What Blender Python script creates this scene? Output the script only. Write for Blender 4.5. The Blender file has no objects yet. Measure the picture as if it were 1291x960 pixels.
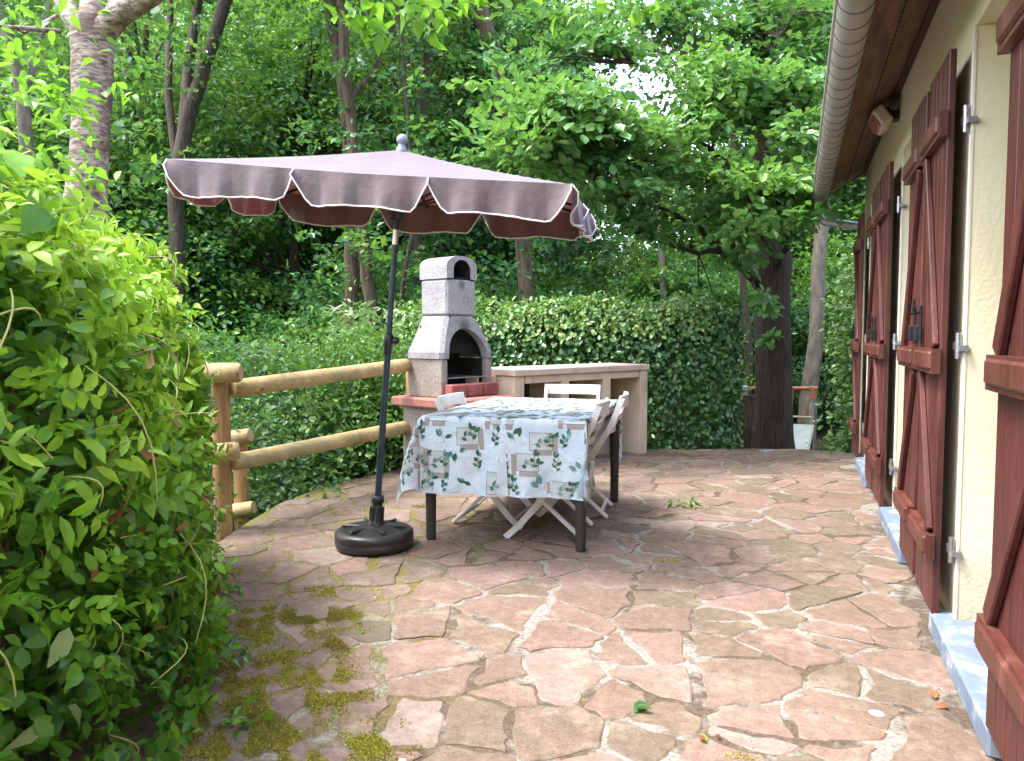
import bpy, math, random
import numpy as np
from mathutils import Vector, Matrix
R = math.radians
rng = np.random.default_rng(7)
random.seed(7)
scene = bpy.context.scene
col = scene.collection

# ------------------------------------------------------------------ camera frame (used to survey the place)
FPX, HC, PW, PH = 965.0, 1.2, 1291.0, 960.0
YAW, PITCH = math.atan2(357.5, FPX), math.atan2(57.0, FPX)
FW = np.array([-math.sin(YAW)*math.cos(PITCH), math.cos(YAW)*math.cos(PITCH), -math.sin(PITCH)])
RT = np.array([math.cos(YAW), math.sin(YAW), 0.0])
UP = np.cross(RT, FW)
CAM = np.array([0.0, 0.0, HC])
def at(x, y, depth):
    return CAM + (FW*FPX + RT*(x-PW/2) + UP*(PH/2-y))*depth/FPX
def at_x(x, y, X):
    d = FW*FPX + RT*(x-PW/2) + UP*(PH/2-y)
    return CAM + d*X/d[0]

# ------------------------------------------------------------------ materials
def nodes(name):
    m = bpy.data.materials.new(name); m.use_nodes = True
    nt = m.node_tree
    return m, nt, nt.nodes, nt.links, nt.nodes['Principled BSDF']
def ramp(N, L, fac, stops):
    r = N.new('ShaderNodeValToRGB'); e = r.color_ramp.elements
    while len(e) < len(stops): e.new(0.5)
    for k, (p, c) in enumerate(stops):
        e[k].position = p; e[k].color = (*c, 1) if len(c) == 3 else c
    L.new(fac, r.inputs[0]); return r.outputs[0]
def noise(N, L, vec, scale, detail=4, rough=.6, dist=0):
    n = N.new('ShaderNodeTexNoise'); n.inputs['Scale'].default_value = scale
    n.inputs['Detail'].default_value = detail; n.inputs['Roughness'].default_value = rough
    n.inputs['Distortion'].default_value = dist
    if vec: L.new(vec, n.inputs['Vector'])
    return n.outputs['Fac']
def coords(N, L, scale=(1,1,1), kind='Object'):
    t = N.new('ShaderNodeTexCoord'); mp = N.new('ShaderNodeMapping'); mp.inputs['Scale'].default_value = scale
    L.new(t.outputs[kind], mp.inputs['Vector']); return mp.outputs[0]
def mixc(N, L, fac, a, b, mode='MIX'):
    m = N.new('ShaderNodeMix'); m.data_type = 'RGBA'; m.blend_type = mode
    for sock, v in ((m.inputs[0], fac), (m.inputs[6], a), (m.inputs[7], b)):
        if isinstance(v, (int, float)): sock.default_value = v
        elif isinstance(v, tuple): sock.default_value = (*v, 1)
        else: L.new(v, sock)
    return m.outputs[2]
def mathn(N, L, op, a, b=0.0, clamp=False):
    m = N.new('ShaderNodeMath'); m.operation = op; m.use_clamp = clamp
    for sock, v in ((m.inputs[0], a), (m.inputs[1], b)):
        if isinstance(v, (int, float)): sock.default_value = v
        else: L.new(v, sock)
    return m.outputs[0]
def bump(N, L, h, strength, dist, out):
    b = N.new('ShaderNodeBump'); b.inputs['Strength'].default_value = strength; b.inputs['Distance'].default_value = dist
    L.new(h, b.inputs['Height']); L.new(b.outputs[0], out)
def surf(name, c1, c2, scale=6, rough=.7, stretch=(1,1,1), bstr=.3, bdist=.005, bscale=None, spec=.5, metal=0, lo=.3, hi=.7, detail=5):
    m, nt, N, L, P = nodes(name)
    v = coords(N, L, stretch)
    f = noise(N, L, v, scale, detail)
    L.new(ramp(N, L, f, [(lo, c1), (hi, c2)]), P.inputs['Base Color'])
    P.inputs['Roughness'].default_value = rough; P.inputs['Specular IOR Level'].default_value = spec
    P.inputs['Metallic'].default_value = metal
    if bstr: bump(N, L, noise(N, L, v, bscale or scale*4, 4), bstr, bdist, P.inputs['Normal'])
    return m
def leaf_mat(name, stops, trans=.3, rough=.42, tcol=(.22,.42,.04), spec=.45, spots=False):
    m, nt, N, L, P = nodes(name)
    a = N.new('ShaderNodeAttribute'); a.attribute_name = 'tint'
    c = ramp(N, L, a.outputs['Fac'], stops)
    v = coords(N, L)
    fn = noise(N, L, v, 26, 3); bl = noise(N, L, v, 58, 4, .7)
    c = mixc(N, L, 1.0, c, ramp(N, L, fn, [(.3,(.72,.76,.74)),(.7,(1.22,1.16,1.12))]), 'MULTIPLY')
    if spots: c = mixc(N, L, ramp(N, L, bl, [(.655,(0,0,0)),(.70,(.85,.85,.85))]), c, (.20,.13,.04))
    L.new(c, P.inputs['Base Color']); L.new(ramp(N, L, fn, [(.3,(rough-.1,)*3),(.7,(rough+.16,)*3)]), P.inputs['Roughness'])
    P.inputs['Specular IOR Level'].default_value = spec
    t = N.new('ShaderNodeBsdfTranslucent')
    L.new(mixc(N, L, .5, c, tcol), t.inputs['Color'])
    mx = N.new('ShaderNodeMixShader'); mx.inputs[0].default_value = trans
    L.new(P.outputs[0], mx.inputs[1]); L.new(t.outputs[0], mx.inputs[2])
    L.new(mx.outputs[0], N['Material Output'].inputs['Surface'])
    return m

M = {}
M['forest_leaf'] = leaf_mat('forest_leaf', [(0,(.018,.085,.036)),(.45,(.042,.160,.050)),(.75,(.095,.25,.060)),(1,(.20,.37,.07))], .38, .36)
M['dark_leaf'] = leaf_mat('dark_leaf', [(0,(.016,.075,.036)),(.6,(.036,.125,.048)),(1,(.08,.20,.06))], .32)
M['oak_leaf'] = leaf_mat('oak_leaf', [(0,(.034,.13,.050)),(.5,(.088,.24,.070)),(1,(.20,.38,.10))], .36, .36)
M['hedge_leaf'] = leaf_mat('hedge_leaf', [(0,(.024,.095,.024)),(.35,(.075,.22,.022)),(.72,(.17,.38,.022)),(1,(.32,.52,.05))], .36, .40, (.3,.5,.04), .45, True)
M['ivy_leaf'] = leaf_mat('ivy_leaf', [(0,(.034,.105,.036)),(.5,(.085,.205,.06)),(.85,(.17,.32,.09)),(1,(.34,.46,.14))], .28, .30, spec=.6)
M['shrub_leaf'] = leaf_mat('shrub_leaf', [(0,(.03,.10,.02)),(.5,(.07,.19,.03)),(1,(.17,.34,.05))], .32)
M['pale_leaf'] = leaf_mat('pale_leaf', [(0,(.13,.23,.09)),(1,(.30,.40,.22))], .3)
M['cherry_leaf'] = leaf_mat('cherry_leaf', [(0,(.07,.20,.025)),(1,(.18,.40,.04))], .45, .4, (.3,.6,.04))
M['dry_leaf'] = leaf_mat('dry_leaf', [(0,(.16,.06,.025)),(.6,(.32,.14,.06)),(1,(.42,.27,.13))], .2, .7, (.4,.2,.08))
M['moss'] = leaf_mat('moss', [(0,(.13,.10,.035)),(.4,(.23,.205,.035)),(.75,(.30,.29,.035)),(1,(.38,.39,.06))], .15, .85, (.4,.4,.05))
M['stem_green'] = surf('stem_green', (.22,.26,.07), (.38,.38,.14), 8, .6)
M['stem_brown'] = surf('stem_brown', (.10,.07,.04), (.25,.18,.10), 12, .8)
M['bark'] = surf('bark', (.018,.014,.010), (.085,.062,.042), 9, .9, (3,3,.5), .9, .03, 14)
M['bark_brown'] = surf('bark_brown', (.035,.023,.016), (.15,.10,.066), 8, .9, (3,3,.4), .8, .02, 14)
M['bark_pale'] = surf('bark_pale', (.07,.06,.045), (.22,.185,.145), 8, .9, (2,2,.6), .6, .02, 14)
M['bark_oak'] = surf('bark_oak', (.010,.007,.005), (.072,.047,.030), 8, .9, (4,4,.45), 1.0, .05, 12)
def cherry_bark():
    m, nt, N, L, P = nodes('bark_cherry')
    v = coords(N, L, (4.5,4.5,15)); v2 = coords(N, L, (1,1,1))
    f = noise(N, L, v, 3.4, 6, .65)
    c = ramp(N, L, f, [(.36,(.04,.025,.018)),(.44,(.16,.11,.085)),(.53,(.29,.23,.19)),(.68,(.45,.39,.35))])
    big = noise(N, L, v2, 4, 4)
    c = mixc(N, L, ramp(N, L, big, [(.47,(0,0,0)),(.60,(.9,.9,.9))]), c, (.09,.045,.03))
    L.new(c, P.inputs['Base Color']); P.inputs['Roughness'].default_value = .7
    bump(N, L, f, .7, .012, P.inputs['Normal']); return m
M['bark_cherry'] = cherry_bark()

def stone_mat():
    m, nt, N, L, P = nodes('flagstone')
    a = N.new('ShaderNodeAttribute'); a.attribute_name = 'tint'
    v = coords(N, L)
    c = ramp(N, L, a.outputs['Fac'], [(0,(.158,.130,.098)),(.3,(.195,.147,.116)),(.6,(.238,.166,.140)),(.85,(.272,.184,.163)),(1,(.30,.232,.205))])
    n1 = noise(N, L, v, 2.2, 6, .65)
    c = mixc(N, L, ramp(N, L, n1, [(.42,(0,0,0)),(.70,(.62,.62,.62))]), c, (.17,.13,.085))
    n2 = noise(N, L, v, 22, 5, .7)
    c = mixc(N, L, .75, c, ramp(N, L, n2, [(.3,(.50,.48,.46)),(.7,(1.1,1.1,1.1))]), 'MULTIPLY')
    n5 = noise(N, L, v, .7, 5, .7)
    c = mixc(N, L, .8, c, ramp(N, L, n5, [(.35,(.72,.70,.66)),(.65,(1.15,1.13,1.12))]), 'MULTIPLY')
    n4 = noise(N, L, v, 120, 4, .75)
    c = mixc(N, L, .85, c, ramp(N, L, n4, [(.30,(.55,.53,.51)),(.48,(1.0,1.0,1.0)),(.68,(1.22,1.22,1.22))]), 'MULTIPLY')
    vd = N.new('ShaderNodeTexVoronoi'); vd.inputs['Scale'].default_value = 38; L.new(v, vd.inputs['Vector'])
    ds = mathn(N, L, 'LESS_THAN', mathn(N, L, 'ADD', vd.outputs['Distance'], mathn(N, L, 'MULTIPLY', noise(N, L, v, 2.5, 3), .5)), .33)
    c = mixc(N, L, mathn(N, L, 'MULTIPLY', ds, .7), c, (.05,.035,.022))
    # worn, dusty pale bloom and small pale splashes
    n3 = noise(N, L, v, 5, 8, .75)
    c = mixc(N, L, ramp(N, L, n3, [(.53,(0,0,0)),(.72,(.55,.55,.55))]), c, (.40,.335,.275))
    vo = N.new('ShaderNodeTexVoronoi'); vo.inputs['Scale'].default_value = 4.2; L.new(v, vo.inputs['Vector'])
    thr = noise(N, L, v, 1.1, 2)
    d = mathn(N, L, 'ADD', vo.outputs['Distance'], mathn(N, L, 'MULTIPLY', n2, .06))
    sp = mathn(N, L, 'LESS_THAN', d, mathn(N, L, 'MULTIPLY', mathn(N, L, 'SUBTRACT', thr, .42, True), .55))
    c = mixc(N, L, mathn(N, L, 'MULTIPLY', sp, .55), c, (.62,.60,.55))
    L.new(c, P.inputs['Base Color']); P.inputs['Roughness'].default_value = .78; P.inputs['Specular IOR Level'].default_value = .3
    h = mathn(N, L, 'ADD', mathn(N, L, 'ADD', mathn(N, L, 'MULTIPLY', n1, 1.0), mathn(N, L, 'MULTIPLY', n2, .45)), mathn(N, L, 'MULTIPLY', n4, .22))
    bump(N, L, h, .8, .016, P.inputs['Normal']); return m
M['flagstone'] = stone_mat()
def mortar_mat():
    m, nt, N, L, P = nodes('mortar')
    v = coords(N, L)
    g = noise(N, L, v, 75, 4, .7); n = noise(N, L, v, 1.6, 5, .7)
    pale = ramp(N, L, g, [(.3,(.11,.097,.083)),(.5,(.22,.20,.175)),(.7,(.33,.305,.27))])
    soil = ramp(N, L, g, [(.3,(.035,.024,.016)),(.7,(.13,.095,.065))])
    c = mixc(N, L, ramp(N, L, n, [(.46,(0,0,0)),(.54,(1,1,1))]), pale, soil)
    # mossy joints toward the planted side
    s = N.new('ShaderNodeSeparateXYZ'); L.new(v, s.inputs[0])
    mx = mathn(N, L, 'ADD', mathn(N, L, 'MULTIPLY', s.outputs[0], -.55), mathn(N, L, 'MULTIPLY', s.outputs[1], -.12))
    mx = mathn(N, L, 'ADD', mx, mathn(N, L, 'MULTIPLY', n, 1.2))
    c = mixc(N, L, ramp(N, L, mathn(N, L, 'MULTIPLY', mx, .5), [(.50,(0,0,0)),(.62,(.9,.9,.9))]), c, ramp(N, L, g, [(.3,(.06,.05,.012)),(.7,(.22,.20,.04))]))
    L.new(c, P.inputs['Base Color']); P.inputs['Roughness'].default_value = .95
    bump(N, L, g, .8, .006, P.inputs['Normal']); return m
M['mortar'] = mortar_mat()
M['edge_dirt'] = surf('edge_dirt', (.045,.028,.018), (.24,.18,.13), 5, .95)
M['forest_floor'] = surf('forest_floor', (.018,.022,.008), (.07,.05,.025), 2, .95, bstr=.8, bdist=.05)
def stucco(name, c1, c2):
    m, nt, N, L, P = nodes(name)
    v = coords(N, L)
    vo = N.new('ShaderNodeTexVoronoi'); vo.inputs['Scale'].default_value = 85; vo.feature = 'SMOOTH_F1'
    L.new(v, vo.inputs['Vector'])
    n = noise(N, L, v, 1.7, 5); n2 = noise(N, L, v, 40, 4)
    c = ramp(N, L, n, [(.3,c1),(.7,c2)])
    s = N.new('ShaderNodeSeparateXYZ'); L.new(v, s.inputs[0])             # rain splash at the foot of the wall
    sp = mathn(N, L, 'SUBTRACT', mathn(N, L, 'ADD', mathn(N, L, 'MULTIPLY', n, .5), mathn(N, L, 'MULTIPLY', n2, .25)), mathn(N, L, 'MULTIPLY', s.outputs[2], .9))
    c = mixc(N, L, ramp(N, L, sp, [(.10,(0,0,0)),(.34,(.6,.6,.6))]), c, (.30,.25,.17))
    L.new(c, P.inputs['Base Color']); P.inputs['Roughness'].default_value = .85
    h = mathn(N, L, 'ADD', vo.outputs['Distance'], mathn(N, L, 'MULTIPLY', n2, .8))
    bump(N, L, h, .24, .005, P.inputs['Normal']); return m
M['stucco'] = stucco('stucco', (.76,.68,.44), (.82,.755,.54))
M['stucco_sunlit_edge'] = stucco('stucco_sunlit_edge', (.74,.69,.56), (.80,.76,.64))  # paler cream that paints the sunlit edge onto the jamb corners
def painted_wood(name, c1, c2, worn):
    m, nt, N, L, P = nodes(name)
    g = noise(N, L, coords(N, L, (40,40,1.2)), 3, 6, .7); b = noise(N, L, coords(N, L, (3,3,.8)), 2.5, 6, .7)
    c = ramp(N, L, b, [(.3,c1),(.7,c2)])
    c = mixc(N, L, .8, c, ramp(N, L, g, [(.32,(.45,.42,.42)),(.6,(1.15,1.15,1.15))]), 'MULTIPLY')
    w_ = mathn(N, L, 'MULTIPLY', g, b)
    c = mixc(N, L, ramp(N, L, w_, [(.31,(0,0,0)),(.40,(.6,.6,.6))]), c, worn)
    L.new(c, P.inputs['Base Color']); L.new(ramp(N, L, b, [(.3,(.38,.38,.38)),(.7,(.62,.62,.62))]), P.inputs['Roughness'])
    bump(N, L, g, .45, .003, P.inputs['Normal']); return m
M['shutter_wood'] = painted_wood('shutter_wood', (.050,.010,.008), (.115,.026,.019), (.17,.07,.05))
M['shutter_rail'] = painted_wood('shutter_rail', (.075,.019,.013), (.130,.037,.025), (.20,.09,.06))
M['soffit'] = surf('soffit', (.10,.045,.030), (.25,.13,.09), 5, .7, (4,.6,4), .3, .004)
M['dark_board'] = surf('dark_board', (.03,.012,.009), (.07,.03,.02), 8, .7)
M['gutter'] = surf('gutter', (.33,.315,.285), (.44,.42,.385), 7, .45, bstr=.1)
M['gutter_ring'] = surf('gutter_ring', (.10,.08,.06), (.18,.15,.12), 20, .7)
M['zinc'] = surf('zinc', (.40,.44,.52), (.56,.60,.68), 12, .35, bstr=.1, metal=.5)
M['roof_tile'] = surf('roof_tile', (.11,.055,.035), (.24,.12,.08), 9, .85)
M['door_dark'] = surf('door_dark', (.05,.02,.015), (.09,.035,.025), 8, .5)
M['glass'] = surf('glass', (.02,.025,.03), (.03,.035,.04), 3, .06, bstr=0)
def worn_paint():
    m, nt, N, L, P = nodes('worn_blue_paint')
    v = coords(N, L)
    n = noise(N, L, v, 9, 8, .72)
    c = ramp(N, L, n, [(.36,(.20,.19,.18)),(.42,(.12,.165,.25)),(.54,(.165,.215,.30)),(.60,(.36,.39,.42))])
    L.new(c, P.inputs['Base Color']); P.inputs['Roughness'].default_value = .6
    bump(N, L, n, .4, .003, P.inputs['Normal']); return m
M['worn_blue'] = worn_paint()
M['iron'] = surf('iron', (.012,.012,.014), (.04,.04,.045), 30, .5, metal=.6)
M['steel'] = surf('steel', (.3,.3,.31), (.5,.5,.52), 30, .4, metal=.9)
M['lamp_white'] = surf('lamp_white', (.66,.52,.45), (.78,.66,.58), 9, .5, bstr=.1)
M['lamp_glass'] = surf('lamp_glass', (.30,.13,.09), (.42,.22,.15), 20, .25, bstr=.1)
def fabric():
    m, nt, N, L, P = nodes('parasol_fabric')
    v = coords(N, L)
    n = noise(N, L, v, 5, 5); n2 = noise(N, L, v, 16, 4)
    c = ramp(N, L, n, [(.3,(.074,.046,.049)),(.7,(.108,.073,.076))])
    L.new(c, P.inputs['Base Color']); P.inputs['Roughness'].default_value = .62
    P.inputs['Sheen Weight'].default_value = .5; P.inputs['Sheen Tint'].default_value = (.8,.8,1,1)
    bump(N, L, n2, .25, .02, P.inputs['Normal'])
    t = N.new('ShaderNodeBsdfTranslucent'); t.inputs['Color'].default_value = (.24,.05,.048,1)
    mx = N.new('ShaderNodeMixShader'); mx.inputs[0].default_value = .12
    L.new(P.outputs[0], mx.inputs[1]); L.new(t.outputs[0], mx.inputs[2]); L.new(mx.outputs[0], N['Material Output'].inputs['Surface'])
    return m
M['fabric'] = fabric()
M['piping'] = surf('piping', (.62,.58,.55), (.76,.73,.70), 30, .7)
M['pole_metal'] = surf('pole_metal', (.014,.030,.042), (.03,.055,.072), 14, .38, metal=.2, bstr=.05)
M['finial'] = surf('finial', (.16,.19,.26), (.22,.26,.34), 14, .45, bstr=.05)
M['black_plastic'] = surf('black_plastic', (.010,.010,.012), (.030,.029,.031), 9, .40, bstr=.2, bdist=.002)
M['silver'] = surf('silver', (.5,.48,.42), (.66,.62,.55), 9, .3, metal=.9, bstr=.05)
M['rattan'] = surf('rattan', (.010,.009,.008), (.05,.042,.036), 40, .6, (1,1,3), .6, .004)
M['white_wood'] = surf('white_wood', (.66,.64,.63), (.78,.76,.75), 10, .5, (1,1,1), .2, .002)
def cloth_mat():
    m, nt, N, L, P = nodes('tablecloth')
    v = coords(N, L)
    n = noise(N, L, v, 7, 6, .7); n2 = noise(N, L, v, 11, 3, .5, .6)
    L.new(ramp(N, L, n, [(.35,(.50,.63,.74)),(.58,(.63,.72,.80)),(.75,(.73,.79,.85))]), P.inputs['Base Color'])
    P.inputs['Roughness'].default_value = .38
    bump(N, L, n2, .6, .03, P.inputs['Normal']); return m
M['cloth'] = cloth_mat()
M['print_leaf'] = surf('print_leaf', (.012,.055,.034), (.05,.17,.10), 40, .4, bstr=0)
M['print_teal'] = surf('print_teal', (.06,.20,.20), (.20,.40,.40), 40, .4, bstr=0)
M['print_twig'] = surf('print_twig', (.20,.15,.09), (.38,.30,.20), 30, .4, bstr=0)
M['print_frame'] = surf('print_frame', (.10,.07,.055), (.22,.17,.14), 30, .4, bstr=0)
M['print_grey'] = surf('print_grey', (.27,.235,.215), (.45,.41,.385), 30, .4, (1,1,9), bstr=0)
M['print_wash'] = surf('print_wash', (.44,.49,.50), (.58,.62,.62), 18, .4, bstr=0)
def concrete(name, c1, c2, speck, soot=()):
    m, nt, N, L, P = nodes(name)
    v = coords(N, L)
    n = noise(N, L, v, 4, 5); s = noise(N, L, v, 110, 3, .7)
    c = ramp(N, L, n, [(.3,c1),(.7,c2)])
    c = mixc(N, L, .8, c, ramp(N, L, s, [(.36,speck),(.52,(1,1,1)),(.7,(1.25,1.25,1.25))]), 'MULTIPLY')
    for (px_, py_, pz_), r_ in soot:
        d = N.new('ShaderNodeVectorMath'); d.operation = 'DISTANCE'; L.new(v, d.inputs[0]); d.inputs[1].default_value = (px_,py_,pz_)
        q = mathn(N, L, 'ADD', mathn(N, L, 'DIVIDE', d.outputs['Value'], r_), mathn(N, L, 'MULTIPLY', noise(N, L, v, 9, 5, .7), .9))
        c = mixc(N, L, ramp(N, L, q, [(.55,(.8,.8,.8)),(1.25,(0,0,0))]), c, (.035,.032,.030))
    L.new(c, P.inputs['Base Color']); P.inputs['Roughness'].default_value = .9
    bump(N, L, s, .4, .004, P.inputs['Normal']); return m
M['concrete'] = concrete('concrete', (.30,.285,.295), (.41,.395,.415), (.30,.28,.28))
M['concrete_warm'] = concrete('concrete_warm', (.27,.225,.195), (.36,.315,.275), (.28,.25,.23))
M['soot'] = surf('soot', (.003,.003,.003), (.012,.011,.010), 8, .95)
M['red_slab'] = concrete('red_slab', (.31,.125,.10), (.41,.19,.15), (.55,.5,.48))
M['brick_red'] = concrete('brick_red', (.26,.08,.07), (.36,.13,.11), (.5,.45,.4))
def plaster():
    m, nt, N, L, P = nodes('counter_plaster')
    v = coords(N, L)
    n = noise(N, L, v, 3, 6, .65); s = noise(N, L, v, 60, 3)
    c = ramp(N, L, n, [(.28,(.42,.31,.18)),(.45,(.60,.47,.33)),(.7,(.70,.58,.45))])
    vs = coords(N, L, (5,5,.7)); st = noise(N, L, vs, 1.5, 3)
    c = mixc(N, L, ramp(N, L, st, [(.62,(0,0,0)),(.72,(.55,.55,.55))]), c, (.20,.155,.06))
    L.new(c, P.inputs['Base Color']); P.inputs['Roughness'].default_value = .9
    bump(N, L, s, .5, .005, P.inputs['Normal']); return m
M['plaster'] = plaster()
M['bay_shaded_brick'] = surf('bay_shaded_brick', (.030,.018,.012), (.10,.062,.042), 9, .9, (1,1,4))  # dark brick tone with the shade of the bays put into the colour
M['counter_top'] = surf('counter_top', (.46,.34,.27), (.66,.54,.45), 5, .85)
def log_mat():
    m, nt, N, L, P = nodes('log_wood')
    v = coords(N, L); n = noise(N, L, v, 5, 6, .7); n2 = noise(N, L, coords(N, L, (1,1,1)), 28, 4)
    c = ramp(N, L, n, [(.30,(.16,.13,.04)),(.42,(.34,.25,.10)),(.56,(.50,.36,.17)),(.74,(.58,.44,.25))])
    c = mixc(N, L, ramp(N, L, n2, [(.30,(.7,.7,.7)),(.38,(0,0,0))]), c, (.10,.05,.02))
    L.new(c, P.inputs['Base Color']); P.inputs['Roughness'].default_value = .7
    gr = noise(N, L, coords(N, L, (34,1.6,34)), 2, 6, .75)
    c = mixc(N, L, ramp(N, L, gr, [(.30,(.85,.85,.85)),(.40,(0,0,0))]), c, (.10,.065,.03))
    kv = N.new('ShaderNodeTexVoronoi'); kv.inputs['Scale'].default_value = 7.5; L.new(v, kv.inputs['Vector'])
    c = mixc(N, L, ramp(N, L, kv.outputs['Distance'], [(.07,(.9,.9,.9)),(.15,(0,0,0))]), c, (.09,.045,.02))
    gy = noise(N, L, v, 2.1, 4)
    c = mixc(N, L, ramp(N, L, gy, [(.50,(0,0,0)),(.62,(.7,.7,.7))]), c, (.27,.26,.15))
    L.new(c, P.inputs['Base Color'])
    bump(N, L, mathn(N, L, 'ADD', n2, gr), .6, .006, P.inputs['Normal']); return m
M['log'] = log_mat()
M['post_wood'] = surf('post_wood', (.26,.13,.05), (.52,.33,.15), 6, .75, (5,5,.6), .4, .004, 22)
M['log_end'] = surf('log_end', (.40,.26,.14), (.56,.42,.27), 30, .8)
M['orange_paint'] = surf('orange_paint', (.36,.11,.055), (.48,.18,.10), 12, .6)
M['grey_wood'] = surf('grey_wood', (.24,.20,.15), (.38,.33,.26), 8, .8, (4,4,.6))
M['slide_grey'] = surf('slide_grey', (.22,.27,.27), (.32,.37,.36), 6, .35, bstr=.05)

# ------------------------------------------------------------------ object helpers
def tag(o, label=None, cat=None, group=None, kind=None):
    if label: o['label'] = label
    if cat: o['category'] = cat
    if group: o['group'] = group
    if kind: o['kind'] = kind
    return o
ROOTM = {}
def thing(name, label, cat, loc=(0,0,0), rotz=0, group=None):
    o = bpy.data.objects.new(name, None); col.objects.link(o)
    o.empty_display_size = .1
    o.location = loc; o.rotation_euler = (0,0,rotz)
    ROOTM[o.name] = (Matrix.Translation(loc) @ Matrix.Rotation(rotz, 4, 'Z'))
    return tag(o, label, cat, group)
def copy_tree(o, parent=None):
    c = o.copy(); col.objects.link(c)
    if parent: c.parent = parent
    for ch in [x for x in o.children]: copy_tree(ch, c)
    return c
def rot_to(d):
    return Vector(d).normalized().to_track_quat('Z', 'Y').to_matrix()

class MB:
    """collects shapes into one mesh object"""
    def __init__(s): s.v = []; s.f = []; s.m = []; s.sm = []
    def add(s, verts, faces, mi=0, smooth=False):
        o = len(s.v); s.v += [tuple(map(float, p)) for p in verts]
        s.f += [tuple(i+o for i in f) for f in faces]; s.m += [mi]*len(faces); s.sm += [smooth]*len(faces)
        return s
    def box(s, c, size, rot=None, mi=0, bev=.0):
        x, y, z = [k/2 for k in size]; c = Vector(c)
        b = min(bev, x*.9, y*.9, z*.9)
        if b <= 0:
            vs = [Vector((sx*x, sy*y, sz*z)) for sz in (-1,1) for sy in (-1,1) for sx in (-1,1)]
            fs = [(0,2,3,1),(4,5,7,6),(0,1,5,4),(2,6,7,3),(0,4,6,2),(1,3,7,5)]
        else:
            vs = []; idx = {}
            for sx in (-1,1):
                for sy in (-1,1):
                    for sz in (-1,1):
                        for ax in range(3):
                            p = [sx*(x-b), sy*(y-b), sz*(z-b)]
                            p[ax] = (sx*x, sy*y, sz*z)[ax]
                            idx[(sx,sy,sz,ax)] = len(vs); vs.append(Vector(p))
            fs = []
            S = (-1,1)
            for sg in S:
                fs.append([idx[(sg,-1,-1,0)],idx[(sg,1,-1,0)],idx[(sg,1,1,0)],idx[(sg,-1,1,0)]])
                fs.append([idx[(-1,sg,-1,1)],idx[(1,sg,-1,1)],idx[(1,sg,1,1)],idx[(-1,sg,1,1)]])
                fs.append([idx[(-1,-1,sg,2)],idx[(1,-1,sg,2)],idx[(1,1,sg,2)],idx[(-1,1,sg,2)]])
            for a in S:
                for b2 in S:
                    fs.append([idx[(a,b2,-1,0)],idx[(a,b2,1,0)],idx[(a,b2,1,1)],idx[(a,b2,-1,1)]])
                    fs.append([idx[(a,-1,b2,0)],idx[(a,1,b2,0)],idx[(a,1,b2,2)],idx[(a,-1,b2,2)]])
                    fs.append([idx[(-1,a,b2,1)],idx[(1,a,b2,1)],idx[(1,a,b2,2)],idx[(-1,a,b2,2)]])
                    for c3 in S: fs.append([idx[(a,b2,c3,0)],idx[(a,b2,c3,1)],idx[(a,b2,c3,2)]])
            out = []
            for f in fs:
                cen = sum((vs[i] for i in f), Vector())/len(f)
                n = (vs[f[1]]-vs[f[0]]).cross(vs[f[2]]-vs[f[0]])
                out.append(tuple(f) if n.dot(cen) > 0 else tuple(reversed(f)))
            fs = out
        if rot is not None: vs = [rot @ p for p in vs]
        return s.add([p+c for p in vs], fs, mi)
    def bar(s, p0, p1, w, t, up=(0,0,1), mi=0, bev=.004):
        p0 = Vector(p0); p1 = Vector(p1); d = p1-p0; z = d.normalized()
        u = Vector(up); x = u.cross(z)
        if x.length < 1e-5: x = Vector((1,0,0)).cross(z)
        x.normalize(); y = z.cross(x)
        m = Matrix((x, y, z)).transposed()
        return s.box((p0+p1)/2, (w, t, d.length), m, mi, bev)
    def tube(s, path, radii, n=10, mi=0, caps=True, wob=0, capmi=None, smooth=True):
        P = [Vector(p) for p in path]
        if not hasattr(radii, '__len__'): radii = [radii]*len(P)
        t0 = (P[1]-P[0]).normalized()
        a = t0.cross(Vector((0,0,1)))
        if a.length < 1e-3: a = Vector((1,0,0))
        a.normalize(); vs = []
        ph = random.random()*6
        for i, p in enumerate(P):
            t = (P[min(i+1,len(P)-1)]-P[max(i-1,0)]).normalized()
            a = (a - t*a.dot(t)).normalized(); b = t.cross(a)
            for k in range(n):
                an = 2*math.pi*k/n
                r = radii[i]*(1+wob*(math.sin(3*an+ph+i*.6)*.5+random.uniform(-.6,.6)))
                vs.append(p+(a*math.cos(an)+b*math.sin(an))*r)
        fs = [(i*n+k, i*n+(k+1)%n, (i+1)*n+(k+1)%n, (i+1)*n+k) for i in range(len(P)-1) for k in range(n)]
        s.add(vs, fs, mi, smooth)
        if caps:
            c = mi if capmi is None else capmi
            s.add(vs[:n], [tuple(reversed(range(n)))], c); s.add(vs[-n:], [tuple(range(n))], c)
        return s
    def lathe(s, prof, n=32, origin=(0,0,0), axis=(0,0,1), mi=0, smooth=True):
        m = rot_to(axis); o = Vector(origin); vs = []
        for r, z in prof:
            for k in range(n):
                an = 2*math.pi*k/n
                vs.append(o + m @ Vector((r*math.cos(an), r*math.sin(an), z)))
        fs = [(i*n+k, i*n+(k+1)%n, (i+1)*n+(k+1)%n, (i+1)*n+k) for i in range(len(prof)-1) for k in range(n)]
        return s.add(vs, fs, mi, smooth)
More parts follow.
